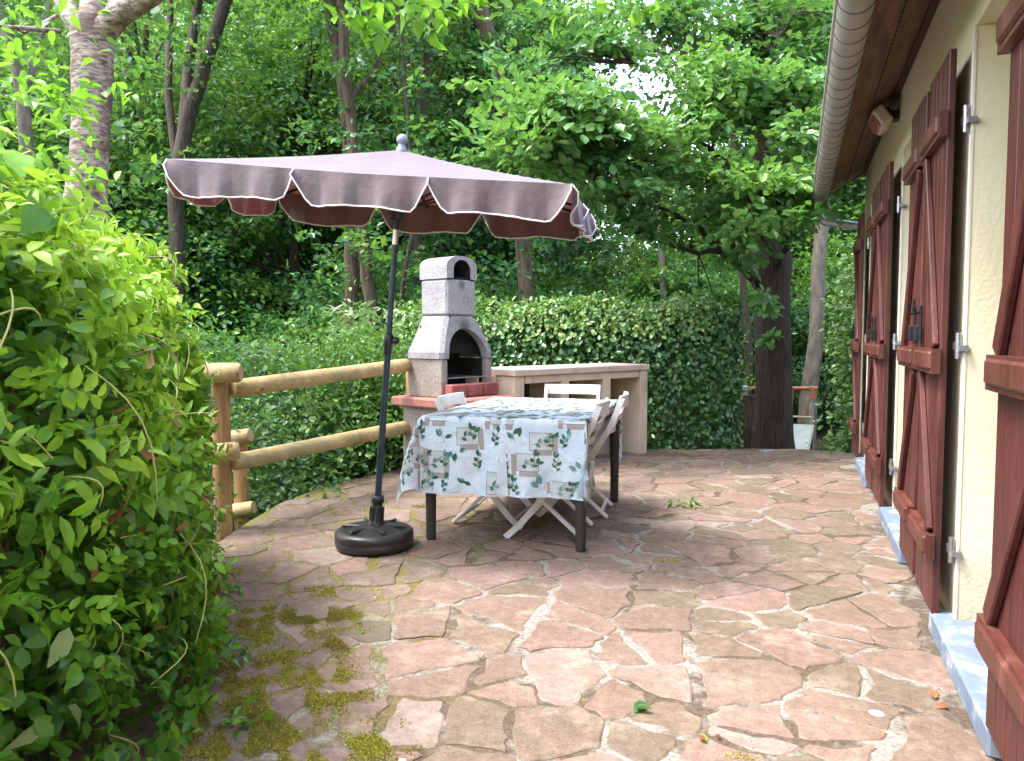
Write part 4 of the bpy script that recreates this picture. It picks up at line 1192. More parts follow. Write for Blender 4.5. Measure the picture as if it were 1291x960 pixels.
def near_hedge():
    im = np.array([-2.5,1.2,0])
    parts = []
    # deep dark inner foliage
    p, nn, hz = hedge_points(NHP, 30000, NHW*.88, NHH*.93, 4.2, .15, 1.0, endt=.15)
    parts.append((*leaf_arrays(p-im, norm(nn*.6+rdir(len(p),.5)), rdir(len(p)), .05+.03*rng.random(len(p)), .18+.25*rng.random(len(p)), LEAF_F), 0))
    # small blunt glossy leaves in whorls, mostly low and right
    p, nn, hz = hedge_points(NHP, 2600, NHW, NHH, 3.4, .84, 1.03, endt=.15)
    keep = rng.random(len(p)) < np.clip(1.15-.75*hz,.15,1); p, nn, hz = p[keep], nn[keep], hz[keep]
    k = 5; idx = np.repeat(np.arange(len(p)),k)
    ax = norm(nn*.8+np.array([0,0,.5])+rng.normal(size=p.shape)*.35)
    dr = norm(ax[idx]*.55+rdir(len(idx)))
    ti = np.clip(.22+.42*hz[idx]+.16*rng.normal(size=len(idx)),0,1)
    parts.append((*leaf_arrays(p[idx]-im, norm(ax[idx]+.35*rng.normal(size=(len(idx),3))), dr, .034+.026*rng.random(len(idx)), ti, LEAF_O, .2), 0))
    # shoots: leaves set alternately along a twig
    def shoots(n_, k, ln, size, tm, zf, tint0, tint1, up, curl):
        p, nn, hz = hedge_points(NHP, n_, NHW, NHH, 4.6, .88, .98, endt=.08); kk = zf(hz); p, nn, hz = p[kk], nn[kk], hz[kk]; m_n = len(p)
        ax = norm(nn*.7+rng.normal(size=p.shape)*.55+np.array([0,0,up])); L_ = ln*(.6+.8*rng.random(m_n))
        sd = norm(np.cross(ax, nn+.4*rng.normal(size=p.shape))); upv = norm(np.cross(sd,ax))
        upv = np.where((np.sum(upv*nn,1)+upv[:,2]*.6 < 0)[:,None], -upv, upv)
        i_ = np.repeat(np.arange(m_n),k); t = np.tile(np.linspace(.08,1,k),m_n); sg = np.tile(np.where(np.arange(k)%2,1.,-1.),m_n)
        drop = np.c_[np.zeros((len(t),2)), -.35*L_[i_]*t*t*rng.random(m_n)[i_]]
        pos = p[i_]+ax[i_]*(L_[i_]*t)[:,None]+drop
        dr = norm(ax[i_]*.55+sd[i_]*(sg*(1-.75*(t > .97)))[:,None]+.22*rng.normal(size=pos.shape))
        nr_ = norm(upv[i_]+.28*rng.normal(size=pos.shape))
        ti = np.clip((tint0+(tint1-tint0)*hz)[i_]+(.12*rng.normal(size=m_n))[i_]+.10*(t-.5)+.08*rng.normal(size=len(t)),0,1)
        sz = size*(.55+.6*rng.random(m_n))[i_]*(.65+.5*np.sin(math.pi*np.clip(t*.8+.15,0,1)))
        parts.append((*leaf_arrays(pos-im, nr_, dr, sz, ti, tm, curl), 0))
        for j in rng.choice(m_n,min(m_n,160),replace=False):
            tw.append([tuple(p[j]+ax[j]*L_[j]*q+np.array([0,0,-.17*L_[j]*q*q])) for q in (0,.35,.7,1)])
    tw = []
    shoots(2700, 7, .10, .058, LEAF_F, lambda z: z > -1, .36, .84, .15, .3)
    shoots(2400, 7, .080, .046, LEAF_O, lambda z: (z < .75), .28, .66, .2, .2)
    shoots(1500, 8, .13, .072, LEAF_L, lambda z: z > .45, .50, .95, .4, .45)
    # leaves turned over to their pale underside, and nibbled yellow ones
    p, nn, hz = hedge_points(NHP, 260, NHW, NHH, 3.2, .95, 1.02, endt=.15)
    parts.append((*leaf_arrays(p-im, norm(nn+.5*rng.normal(size=p.shape)), norm(np.array([0,0,-.7])+rng.normal(size=p.shape)), .05+.05*rng.random(len(p)), rng.random(len(p)), LEAF_F, .8), 1))
    # long lance-shaped shoots on the crest
    p, nn, hz = hedge_points(NHP, 1500, NHW, NHH, 3.0, .86, 1.06, endt=.15); keep = (hz > .5)|(rng.random(len(p)) < .18); p, nn, hz = p[keep], nn[keep], hz[keep]
    dr = norm(rdir(len(p),.1)+nn*.5)
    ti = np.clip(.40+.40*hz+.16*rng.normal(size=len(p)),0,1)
    parts.append((*leaf_arrays(p-im, norm(nn*.6+np.array([0,0,.6])+.5*rng.normal(size=p.shape)), dr, .06+.06*rng.random(len(p)), ti, LEAF_L, .45), 0))
    leaf_obj('foliage', parts, ['hedge_leaf','pale_leaf'], hd, True)
    # broad heart-shaped bindweed leaves
    p, nn, hz = hedge_points(NHP, 230, NHW, NHH, 4.2, .97, 1.02, endt=.1)
    dr = norm(np.array([0,0,-1.0])+.45*rng.normal(size=p.shape))
    vine = [(*leaf_arrays(p-im, norm(nn+np.array([0,0,.25])+.3*rng.normal(size=p.shape)), dr, .07+.05*rng.random(len(p)), np.clip(.62+.2*rng.normal(size=len(p)),0,1), LEAF_H, .2), 0)]
    leaf_obj('vine_leaves', vine, 'hedge_leaf', hd, True)
    p, nn, hz = hedge_points(NHP, 420, NHW, NHH, 4.2, .96, 1.04, endt=.1); kp_ = hz < .72; p, nn = p[kp_], nn[kp_]
    dl = [(*leaf_arrays(p-im, norm(nn+.7*rng.normal(size=p.shape)), norm(np.array([0,0,-1.0])+.6*rng.normal(size=p.shape)), .045+.06*rng.random(len(p)), rng.random(len(p)), LEAF_F, 1.2), 0)]
    leaf_obj('dry_leaves', dl, 'dry_leaf', hd, True)
    m = MB()
    P, Nn, hz = hedge_points(NHP, 560, NHW, NHH, 4.2, .93, 1.01, endt=.1)
    for p, n_, z in zip(P, Nn, hz):
        t = norm((np.array([rng.normal(),rng.normal(),rng.normal()*.8+.2]))[None])[0]; t = t-n_*t.dot(n_)*.7
        ln = rng.uniform(.12,.34); q = [p+t*ln*s+n_*(.06*math.sin(s*3))+np.array([0,0,-.16*ln*s*s*4*.3]) for s in np.linspace(0,1,7)]
        m.tube([tuple(v) for v in q],[.0024]*6+[.001],5,0 if rng.random() < .7 else 1,False)
    for q in tw: m.tube(q,[.0026,.0022,.0018,.001],5,0,False)
    for k in range(70):
        y = rng.uniform(-.2,2.0); x = -1.95-rng.random()*.5-max(0,y-1.3)*.6; z0 = rng.uniform(0,.2)
        q = [(x+rng.normal()*.03+.10*s,y+rng.normal()*.04,z0+1.1*s*rng.uniform(.9,1.1)) for s in np.linspace(0,1,6)]
        m.tube(q,[.010,.009,.008,.007,.005,.003],6,1,False)
    m.build('stems',['stem_green','stem_brown'],hd)
near_hedge()

# ------------------------------------------------------------------ clipped hedge behind the counter
def far_hedge():
    e0 = np.array([-.86,8.92]); e1 = np.array(at(560,400,9.1))[:2]; d = norm((e1-e0)[None])[0]
    path = [tuple(e0),tuple((e0+e1)/2),tuple(e1+d*.6)]
    z0 = -.7; H_ = 2.17
    t = thing('hedge','clipped dark green broadleaf hedge behind the masonry counter','hedge',(e0[0],e0[1],z0)); im = np.array([e0[0],e0[1],0])
    parts = []
    p, nn, hz = hedge_points(path, 9000, .42, H_, 6, .5, .98, lump=.03); p[:,2] += 0
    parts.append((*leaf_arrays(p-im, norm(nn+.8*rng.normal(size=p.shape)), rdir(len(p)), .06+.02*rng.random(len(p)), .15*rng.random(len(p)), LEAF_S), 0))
    p, nn, hz = hedge_points(path, 15000, .45, H_, 6, .90, 1.03, lump=.04)
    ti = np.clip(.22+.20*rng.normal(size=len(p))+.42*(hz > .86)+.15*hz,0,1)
    dr = norm(np.array([0,0,-.8])+.9*rng.normal(size=p.shape)+nn*.2)
    parts.append((*leaf_arrays(p-im, norm(nn+np.array([0,0,.45])+.5*rng.normal(size=p.shape)), dr, .05+.035*rng.random(len(p)), ti, LEAF_O), 0))
    # end cap facing the tree
    k = 2200; u = rng.random(k); ph = rng.uniform(-math.pi/2,math.pi/2,k); rr = .43*(.75+.28*rng.random(k))
    nrm_ = np.c_[-d[0]*np.cos(ph)+d[1]*np.sin(ph),-d[1]*np.cos(ph)-d[0]*np.sin(ph),np.full(k,.2)]
    pos = np.c_[e0[0]+nrm_[:,0]*rr*.7,e0[1]+nrm_[:,1]*rr*.7,u*H_]
    parts.append((*leaf_arrays(pos-im, norm(nrm_+.5*rng.normal(size=pos.shape)), norm(np.array([0,0,-.8])+.9*rng.normal(size=pos.shape)), .05+.035*rng.random(k), np.clip(.25+.22*rng.normal(size=k),0,1), LEAF_O), 0))
    # unclipped shoots along the crest
    p, nn, hz = hedge_points(path, 16000, .45, H_, 6, .98, 1.0, lump=.04); kk = hz > .93; p, nn = p[kk][:2600], nn[kk][:2600]
    p[:,2] += rng.random(len(p))**2*.16
    parts.append((*leaf_arrays(p-im, rdir(len(p),1.0), rdir(len(p),.5), .05+.04*rng.random(len(p)), np.clip(.75+.2*rng.normal(size=len(p)),0,1), LEAF_F), 0))
    for q in parts: q[0][:,2] *= 1.0
    leaf_obj('foliage', parts, 'ivy_leaf', t, True)
    m = MB()
    for k in range(26):
        s = rng.random(); b = e0+(e1-e0)*s+rng.normal(size=2)*.12
        m.tube([(b[0]+rng.normal()*.04,b[1]+rng.normal()*.04,z0+(H_-.3)*q) for q in np.linspace(0,1,5)],[.018,.015,.012,.009,.005],6,0,False)
    m.build('stems','stem_brown',t)
    t.location.z = z0
far_hedge()

# ------------------------------------------------------------------ shrubs
def shrub(name, label, cat, loc, rx, h, n, size, mat, tmpl=LEAF_S, tint=.45, lean=0, stems=7, bright_top=.25, flat=.45, ry=None, group=None):
    t = thing(name, label, cat, loc, 0, group); m = max(12, n//70)
    ry = ry or rx
    c = crown_centres(m, 1, .5, .52, .45, 10); c = c*np.array([rx,ry,h]); c[:,2] = np.maximum(c[:,2], .05)
    bt = np.clip(tint+bright_top*(c[:,2]/h-.5)*1.6+.14*rng.normal(size=m),0,1)
    parts = [clump_leaves(c, np.full(m,.24*(rx+h)/2+.08), 70, size, flat, .6, tmpl, bt)]
    leaf_obj('foliage', [(*parts[0],0)], mat, t, False)
    q = MB()
    for k in range(stems):
        e = c[rng.integers(m)]
        q.tube([(e[0]*.15,e[1]*.15,-.1),(e[0]*.5+rng.normal()*.05,e[1]*.5+rng.normal()*.05,e[2]*.55),tuple(e)],[.014,.010,.004],6,0,False)
    q.build('stems','stem_brown',t,False)
    return t
def on_ground(px, D):
    p = at(px,450,D); return (p[0],p[1],float(ground_z(p[0],p[1])))
shrub('shrub','low leafy shrub filling the gap under the near log rails','shrub',on_ground(330,6.2),.95,1.55,7000,.06,'ivy_leaf',LEAF_O,.35)
shrub('shrub','dense clipped dark shrub behind the middle of the log rails','shrub',on_ground(400,6.9),1.0,1.85,8500,.055,'ivy_leaf',LEAF_O,.38)
shrub('shrub','light green small leaved shrub rising behind the top rail','shrub',on_ground(455,7.2),.85,2.05,9000,.05,'shrub_leaf',LEAF_F,.62)
shrub('shrub','bushy shrub tucked between the fence end and the barbecue','shrub',on_ground(505,7.4),.7,1.9,6500,.05,'shrub_leaf',LEAF_F,.5)
shrub('shrub','broad dark shrub between the bright hedge and the corner post','shrub',on_ground(275,7.6),1.3,2.1,9000,.07,'forest_leaf',LEAF_S,.4)
shrub('shrub','pale drooping laurel sprout standing above the log fence','shrub',on_ground(372,7.6),.38,2.35,900,.12,'pale_leaf',LEAF_L,.4)
shrub('shrub','young pale shoot with drooping leaves beside the barbecue hood','shrub',on_ground(448,7.9),.35,2.25,800,.12,'pale_leaf',LEAF_L,.5)
shrub('shrub','tall ivy clad bush climbing beside the far corner of the house','shrub',on_ground(1108,10.3),.42,3.5,11000,.085,'ivy_leaf',LEAF_O,.6,ry=.8)
shrub('shrub','low round leafy bush at the foot of the ivy clad bush','shrub',on_ground(1082,9.9),.28,.95,3500,.075,'ivy_leaf',LEAF_O,.6)
shrub('shrub','dark shrub growing behind the slide and swing frame','shrub',on_ground(1000,15.0),1.6,2.3,6000,.10,'dark_leaf',LEAF_S,.4)

# ------------------------------------------------------------------ trees
def crown_mesh(name, n_cl, rx, rz, zc, n_each, size, mat, rad=.75, tint=.45, tmpl=LEAF_S, limbs=14, trunk_top=None):
    c = crown_centres(n_cl, rx, rz, zc, .3, 14)
    bt = np.clip(tint+.27*rng.normal(size=n_cl)+.12*(c[:,2]-zc)/rz,0,1)
    o = leaf_obj(name, [(*clump_leaves(c, rad*(.6+.8*rng.random(n_cl)), n_each, size, .28, .5, tmpl, bt),0)], mat)
    me = o.data; bpy.data.objects.remove(o); me['centres'] = 0
    return me, c
CROWNS = [crown_mesh('crown', 230, 3.1, 4.6, 6.6, 95, .155, 'forest_leaf', .85, .45),
          crown_mesh('crown', 230, 2.9, 4.9, 6.9, 95, .155, 'forest_leaf', .85, .62),
          crown_mesh('crown', 230, 3.3, 4.4, 6.2, 95, .155, 'dark_leaf', .85, .45),
          crown_mesh('crown', 240, 3.0, 5.0, 6.6, 100, .14, 'shrub_leaf', .8, .40)]
UNDER = [crown_mesh('crown', 130, 1.7, 1.7, 1.9, 85, .115, 'forest_leaf', .55, .5),
         crown_mesh('crown', 130, 1.8, 1.5, 1.7, 85, .115, 'dark_leaf', .55, .5),
         crown_mesh('crown', 140, 1.6, 1.9, 2.1, 90, .10, 'shrub_leaf', .5, .42)]
def limb_mesh(cents, h, r, n=16, mat='bark', forks=True):
    m = MB()
    k = 8; lean = rng.normal(size=2)*.25
    path = [(lean[0]*(i/k)**2+.05*math.sin(i*1.7),lean[1]*(i/k)**2+.05*math.cos(i*1.3),-.4+(h+.4)*i/k) for i in range(k+1)]
    m.tube(path,[r*(1.25-.2*min(i,1)-.75*i/k) for i in range(k+1)],10,0,False,.05)
    for e in cents[rng.choice(len(cents),n,replace=False)]:
        i = min(k-1,max(2,int(k*(e[2]-.25*np.hypot(e[0],e[1]))/h))); b = np.array(path[i]); md = b*.45+e*.55+np.array([0,0,.15])
        m.tube([tuple(b),tuple(md),tuple(e)],[r*.32,r*.18,r*.06],6,0,False)
    o = m.build('trunk', mat); me = o.data; bpy.data.objects.remove(o); return me
TR = [limb_mesh(CROWNS[i][1], 9, .20, 26, ['bark_brown','bark','bark_brown','bark'][i]) for i in range(4)]
UT = [limb_mesh(UNDER[i][1], 2.6, .06, 16, 'bark_brown') for i in range(3)]
def place_tree(kind, i, loc, s, rz, label, cat, group, sz=1.0):
    t = thing('forest_tree' if kind == 'tall' else 'understorey_tree', label, cat, loc, rz, group); t.scale = (s,s,s*sz)
    for nm, me in (('trunk',(TR if kind == 'tall' else UT)[i]),('crown',(CROWNS if kind == 'tall' else UNDER)[i][0])):
        o = bpy.data.objects.new(nm, me); col.objects.link(o); o.parent = t
    return t
LB = {0:'tall forest tree with mid green crown in the wood behind the garden',1:'tall forest tree with lighter green crown in the wood behind',2:'tall forest tree with dark bluish green crown in the wood',3:'tall forest tree with small fresh green leaves in the wood'}
for row, (D, s, step, x0, x1, jit) in enumerate(((16.5,.85,150,-260,1400,.9),(22,1.05,150,-330,1450,1.5),(30,1.35,150,-330,1450,2),(41,1.8,165,-380,1480,3))):
    px = x0+(row%2)*70
    while px < x1:
        p = at(px+rng.uniform(-30,30),450,D+rng.uniform(-jit,jit)); i = int(rng.integers(4))
        gap = abs(px-830) < (150 if row == 0 else 118)
        if not gap and not (row == 0 and px > 1090):
            place_tree('tall', i, (p[0],p[1],float(ground_z(p[0],p[1]))-.2), s*rng.uniform(.88,1.15), rng.uniform(0,6.28), LB[i], 'tree', 'tall trees of the wood')
        px += step*rng.uniform(.85,1.15)
UL = {0:'bushy understorey tree with mid green leaves at the wood edge',1:'bushy understorey tree with dark green leaves at the wood edge',2:'bushy understorey tree with fine light leaves at the wood edge'}
for D, xs in ((10.8,(215,330,560,680,800)),(13.2,(60,190,300,410,520,620,730,850,1165)),(16.0,(-40,120,260,380,480,590,700,800,900,1010,1110)),(24,tuple(range(-80,1200,110))),(34,tuple(range(-80,1200,95)))):
    for px in xs:
        if D > 30 and abs(px-835) < 70: continue
        p = at(px+rng.uniform(-25,25),450,D+rng.uniform(-.6,.6)); i = int(rng.integers(3))
        place_tree('under', i, (p[0],p[1],float(ground_z(p[0],p[1]))-.2), min(D,30)/12*rng.uniform(.75,1.1)*(.62 if D < 11 else .9), rng.uniform(0,6.28), UL[i], 'tree', 'understorey trees at the wood edge', 1.0)

# trees whose trunks stand out in the photograph
def solo_tree(label, pts, D, wpx, mat, crown=None, cs=.7, forks=(), name='forest_tree', bare=False):
    P = [Vector(at(x,y,D)) for x,y in pts]
    g = Vector((P[0].x,P[0].y,float(ground_z(P[0].x,P[0].y))-.25))
    t = thing(name,label,'tree',tuple(g)); r = wpx*D/FPX/2
    if P[0].z > g.z+.3: P = [g]+P
    else: P[0] = g
    d = (P[-1]-P[-2]).normalized(); P += [P[-1]+d*1.2,P[-1]+d*2.6]
    Q = []
    for a, b in zip(P[:-1],P[1:]):
        k = max(2,int((b-a).length/.35))
        Q += [a+(b-a)*i/k+Vector((rng.normal(),rng.normal(),0))*r*.10 for i in range(k)]
    Q.append(P[-1]); n = len(Q)
    m = MB(); m.tube(Q,[r*(1.3-.25*min(1,i/4)-.5*i/n) for i in range(n)],12,0,False,.06)
    for fp, fr in forks:
        W_ = [Vector(at(x,y,D+dd)) for x,y,dd in fp]; W_.append(W_[-1]+(W_[-1]-W_[-2])*1.5)
        m.tube(W_,[fr*D/FPX/2*(1-.45*i/len(W_)) for i in range(len(W_))],9,0,False,.05)
    m.build('trunk',mat,t)
    qs = np.array([tuple(q-g) for q in Q if g.z+1.0 < q.z < 7.5])
    if len(qs) > 3 and not bare:
        kc = int(len(qs)*3.6); c = qs[rng.integers(0,len(qs),kc)]+rng.normal(size=(kc,3))*np.array([.45,.45,.15])
        leaf_obj('side_shoots',[(*clump_leaves(c, (.18+.26*rng.random(kc)), 24, .115, .3, .5, LEAF_S, np.clip(.5+.22*rng.normal(size=kc),0,1)),0)],'forest_leaf',t)
    if crown is not None:
        o = bpy.data.objects.new('crown',CROWNS[crown][0]); col.objects.link(o); o.parent = t
        top = P[-1]-g; o.location = top+Vector((0,0,-5.0*cs)); o.scale = (cs,cs,cs); o.rotation_euler = (0,0,rng.uniform(0,6))
    return t
solo_tree('dark forked tree between the peeling trunk and the parasol tip',[(222,420),(222,250),(234,160),(258,80),(285,0)],12.5,24,'bark',2,.7,[([(232,165,0),(238,80,.3),(250,0,.5)],15),([(226,235,0),(212,120,.2),(214,40,.4)],11)])
solo_tree('bending brown tree rising above the middle of the parasol',[(444,410),(441,300),(440,190),(434,110),(420,40),(418,-10)],12.0,21,'bark_brown',0,.7,[([(438,130,0),(470,90,.2),(488,50,.4)],8)])
solo_tree('straight brown trunk close behind the parasol pole',[(470,410),(460,320),(452,270),(446,200)],11.5,19,'bark_brown')
solo_tree('leaning brown tree above the right half of the parasol',[(664,420),(660,310),(652,190),(632,100),(606,0)],11.5,22,'bark_brown',1,.7,[([(640,130,0),(615,60,.3),(600,20,.6)],9)])
solo_tree('thin dark curving sapling behind the barbecue chimney',[(505,430),(507,360),(519,300),(521,230),(516,170)],11,7,'bark')
solo_tree('grey trunk partly hidden by the barbecue chimney',[(527,420),(526,330),(530,240)],13.5,14,'bark')
solo_tree('slim pale trunk visible through the wood over the clipped hedge',[(838,420),(834,340),(832,290)],15,10,'bark_pale',bare=True)
solo_tree('grey brown leaning trunk behind the orange capped play frame',[(1012,575),(1020,500),(1030,420),(1032,340),(1040,230)],13.0,21,'bark_pale',0,.6,bare=True)
solo_tree('narrow brown trunk at the right end of the clipped hedge',[(944,580),(944,450),(936,340),(930,250)],12.7,11,'bark',bare=True)
solo_tree('slender grey tree at the far left behind the bright hedge',[(38,300),(34,200),(28,120),(12,50),(-4,0)],6.2,20,'bark_pale',3,.32,[([(30,130,0),(48,60,.1),(60,10,.2)],8)])

# the cherry with banded peeling bark
def cherry():
    D = 5.0; P = [(104,420),(106,330),(108,262),(112,200),(116,130),(117,60),(116,28)]
    W_ = [Vector(at(x,y,D)) for x,y in P]; g = Vector((W_[0].x,W_[0].y,-1.0))
    t = thing('cherry_tree','tree with banded peeling pink grey bark behind the bright hedge','tree',tuple(g))
    m = MB(); Q = [g]+W_; fine = []
    for a, b in zip(Q[:-1],Q[1:]):
        k = max(2,int((b-a).length/.08)); fine += [a+(b-a)*i/k for i in range(k)]
    fine.append(Q[-1]); n = len(fine)
    rr = []
    for p in fine:
        z = p.z; r = .126+.016*math.exp(-((z-1.9)/.18)**2)-.012*math.exp(-((z-2.5)/.3)**2)+.02*max(0,(z-3.0))
        rr.append(r*(1+.02*math.sin(z*31)))
    m.tube(fine,rr,20,0,False,.018)
    top = fine[-1]
    def limb(pts, r0, r1, dd):
        L_ = [Vector(at(x,y,D+d)) for (x,y),d in zip(pts,dd)]; L_.append(L_[-1]+(L_[-1]-L_[-2])*2.5)
        S = []
        for a, b in zip(L_[:-1],L_[1:]): S += [a+(b-a)*i/5 for i in range(5)]
        S.append(L_[-1]); m.tube(S,[r0+(r1-r0)*i/(len(S)-1) for i in range(len(S))],14,0,False,.03)
    limb([(112,55),(92,25),(76,-5),(70,-30)],(.07),.04,(0,0,.1,.2)); limb([(114,50),(116,5),(112,-30)],.085,.05,(0,.1,.2))
    limb([(122,50),(150,18),(192,-8),(230,-40)],.085,.05,(0,-.1,-.3,-.5)); limb([(120,50),(140,20),(160,-25)],.07,.04,(0,.15,.4))
    m.tube([at(75,40,4.9),at(30,36,4.6),at(0,33,4.4)],[.018,.014,.008],7,0,False); m.tube([at(72,20,4.9),at(30,42,4.7),at(8,30,4.5)],[.012,.009,.005],7,0,False)
    m.build('trunk','bark_cherry',t)
    parts = []; im = np.array(g)
    def spray(px, py, D_, n, spread, size, tint, slots=0, lead=None):
        c = np.array(at(px,py,D_)); k = n
        pos = c+rng.normal(size=(k,3))*np.array([spread,spread,spread*.45])
        parts.append((*leaf_arrays(pos-im, norm(rdir(k,1.0)+np.array([0,0,.6])), norm(np.array([0,0,-.55])+rdir(k)), size*(.7+.6*rng.random(k)), np.clip(tint+.2*rng.normal(size=k),0,1), LEAF_F, .4), 0))
    for px, py, D_, n, sp in ((30,110,4.2,70,.18),(60,130,4.1,60,.15),(100,115,4.2,40,.10),(20,190,4.0,50,.16),(90,165,3.9,26,.09),(60,200,4.0,36,.14),(105,215,3.8,18,.06),(112,225,3.8,12,.04),(130,120,4.2,26,.08),(10,40,4.4,60,.2),(40,80,4.4,40,.15),(5,140,3.9,60,.16),(92,5,4.6,30,.10),(20,15,4.5,60,.2),(45,235,3.9,20,.1),(10,230,3.8,30,.12)):
        spray(px,py,D_,int(n*.5),sp,.078,.5)
    # the branch reaching across the top of the picture
    for px, py, D_, n, sp in ((455,22,4.3,9,.05),(470,36,4.3,9,.04),(480,45,4.3,7,.03),(515,8,4.2,12,.06),(535,18,4.2,12,.06),(550,42,4.2,7,.03),(575,10,4.2,8,.05),(500,-15,4.2,25,.14),(440,-12,4.3,25,.12),(590,-12,4.2,20,.1),(800,6,5.0,10,.07),(830,8,5.0,9,.05),(745,-15,5,18,.15),(690,-25,4.8,16,.15)):
        spray(px,py,D_,n,sp,.10,.65)
    leaf_obj('crown',parts,'cherry_leaf',t,True)
    m = MB(); m.tube([at(200,-20,4.7),at(300,-60,4.5),at(440,-40,4.3),at(520,-18,4.2),at(640,-40,4.5),at(810,-6,5.0)],[.05,.04,.025,.012,.010,.004],8,0,False)
    m.tube([at(440,-40,4.3),at(458,10,4.3),at(476,40,4.3)],[.008,.005,.002],6,0,False); m.tube([at(520,-18,4.2),at(540,10,4.2),at(552,40,4.2)],[.008,.005,.002],6,0,False)
    m.build('branch','bark_cherry',t)
cherry()

# the dark oak by the patio edge
def oak():
    D = 9.4; W_ = [Vector(at(x,y,D)) for x,y in ((977,600),(976,540),(975,450),(973,380),(970,330),(966,250),(962,160),(960,60),(956,-60))]
    g = Vector((W_[0].x,W_[0].y,-.9)); t = thing('oak_tree','big dark trunked oak with spreading branches at the end of the patio','tree',tuple(g))
    m = MB(); Q = [g]+W_; S = []
    for a, b in zip(Q[:-1],Q[1:]):
        k = max(2,int((b-a).length/.10)); S += [a+(b-a)*i/k for i in range(k)]
    S.append(Q[-1]); ns = len(S)
    def rad(z): return .215+.05*max(0,(.3-z))*.9+.05*math.exp(-((z-2.1)/.25)**2)-.035*max(0,z-2.3)
    m.tube(S,[max(.08,rad(p.z)) for p in S],18,0,False,.035)
    ends = []
    def limb(pts, r0):
        L_ = [Vector(at(x,y,d)) for x,y,d in pts]; S = []
        for a, b in zip(L_[:-1],L_[1:]): S += [a+(b-a)*i/4+Vector((rng.normal(),rng.normal(),rng.normal()))*.015 for i in range(4)]
        S.append(L_[-1]); m.tube(S,[r0*(1-.85*i/(len(S)-1)) for i in range(len(S))],8,0,False,.04)
        ends.append(S)
    limb([(965,372,9.4),(930,330,9.1),(905,318,8.8),(860,315,8.3),(815,290,7.8),(775,298,7.4)],.048)
    limb([(905,318,8.8),(880,285,8.5),(850,270,8.2),(800,250,7.6),(745,240,7.2)],.035)
    limb([(930,330,9.1),(920,290,8.9),(895,240,8.5),(880,215,8.3),(820,205,7.8),(760,195,7.3)],.04)
    limb([(962,270,9.4),(930,215,9.0),(880,180,8.4),(820,165,7.8),(740,150,7.2),(690,150,6.9)],.05)
    limb([(960,200,9.4),(920,130,9.1),(870,100,8.8),(800,80,8.4)],.05)
    limb([(975,350,9.4),(990,310,8.8),(1000,285,8.4),(1008,262,8.1)],.05)
    limb([(972,330,9.4),(960,290,8.8),(950,260,8.2),(945,235,7.7)],.04)
    limb([(966,240,9.4),(1000,190,9.1),(1050,150,8.9),(1110,120,8.9)],.05)
    limb([(962,150,9.4),(970,80,9.0),(1000,20,8.6)],.05)
    limb([(965,180,9.4),(985,160,8.6),(1010,150,8.0)],.04)
    m.build('trunk','bark_oak',t)
    # sprays: broad, nearly level plates of leaves along the limbs
    c = []; r_ = []; bt = []
    def plate(px, py, D_, rad, k, tint):
        for _ in range(k):
            c.append(np.array(at(px+rng.normal()*26,py+rng.normal()*9,D_+rng.normal()*.25))); r_.append(rad*(.6+.7*rng.random())); bt.append(np.clip(tint+.13*rng.normal(),0,1))
    for px, py, D_, rad, k, ti in (
      (665,175,6.9,.34,6,.62),(700,150,6.9,.34,7,.66),(735,125,7.0,.34,6,.62),(690,115,7.2,.30,4,.70),(740,165,7.0,.36,7,.55),(780,160,7.2,.36,7,.66),(700,200,7.1,.34,6,.48),(760,205,7.3,.36,7,.5),
      (650,200,6.9,.28,4,.5),(820,185,7.4,.36,7,.72),(860,160,7.7,.36,6,.62),(840,215,7.7,.34,6,.52),(800,230,7.5,.34,5,.45),(745,240,7.3,.34,5,.38),(880,115,8.2,.4,6,.72),(910,85,8.4,.4,6,.66),(940,110,8.4,.36,6,.7),
      (905,150,8.2,.36,6,.6),(960,140,8.2,.34,5,.66),(990,105,8.2,.36,6,.7),(1020,125,8.2,.34,6,.66),(1015,160,8.0,.32,6,.7),(1000,175,8.0,.34,4,.6),(985,240,7.8,.30,6,.8),(950,235,7.7,.28,5,.85),(992,228,7.7,.26,6,.7),
      (970,265,7.8,.28,4,.55),(1000,275,7.8,.24,4,.6),(890,250,8.3,.32,5,.4),(860,285,8.2,.30,4,.36),(800,280,7.7,.30,4,.36),(920,275,8.5,.3,4,.42),(900,215,8.3,.3,4,.46),(985,300,8.2,.22,3,.45),(950,330,8.8,.22,2,.45),(905,395,8.8,.14,2,.62),(965,385,8.7,.14,2,.6),(960,425,8.8,.10,1,.6),
      (775,55,8.6,.36,4,.34),(720,60,8.4,.42,6,.36),(880,40,9.2,.42,6,.32),(940,30,9.2,.42,6,.34),(1000,50,9.0,.40,6,.36),(1040,80,8.8,.36,5,.4),(670,80,8.2,.36,5,.42),(770,25,9.2,.45,6,.3),(850,10,9.4,.45,6,.28),(700,20,9,.42,6,.34),(960,-10,9.4,.45,5,.3),(1030,10,9.2,.42,5,.32)):
        plate(px,py,D_,rad,k,ti)
    c = np.array(c); r_ = np.array(r_); bt = np.array(bt)
    V, F, T = clump_leaves(c, r_, 66, .105, .26, .42, LEAF_O, bt, .14)
    leaf_obj('crown',[(V-np.array(g),F,T,0)],'oak_leaf',t,False)
    # twigs that tie the sprays to the limbs
    m = MB(); allp = np.array([tuple(p) for S in ends for p in S])
    for p in c:
        b = allp[np.argmin(np.sum((allp-p)**2,1)+rng.random(len(allp))*.05)]
        m.tube([tuple(b),tuple((b+p)/2+np.array([0,0,.05])),tuple(p)],[.012,.008,.003],5,0,False)
    m.build('twigs','bark_oak',t)
oak()

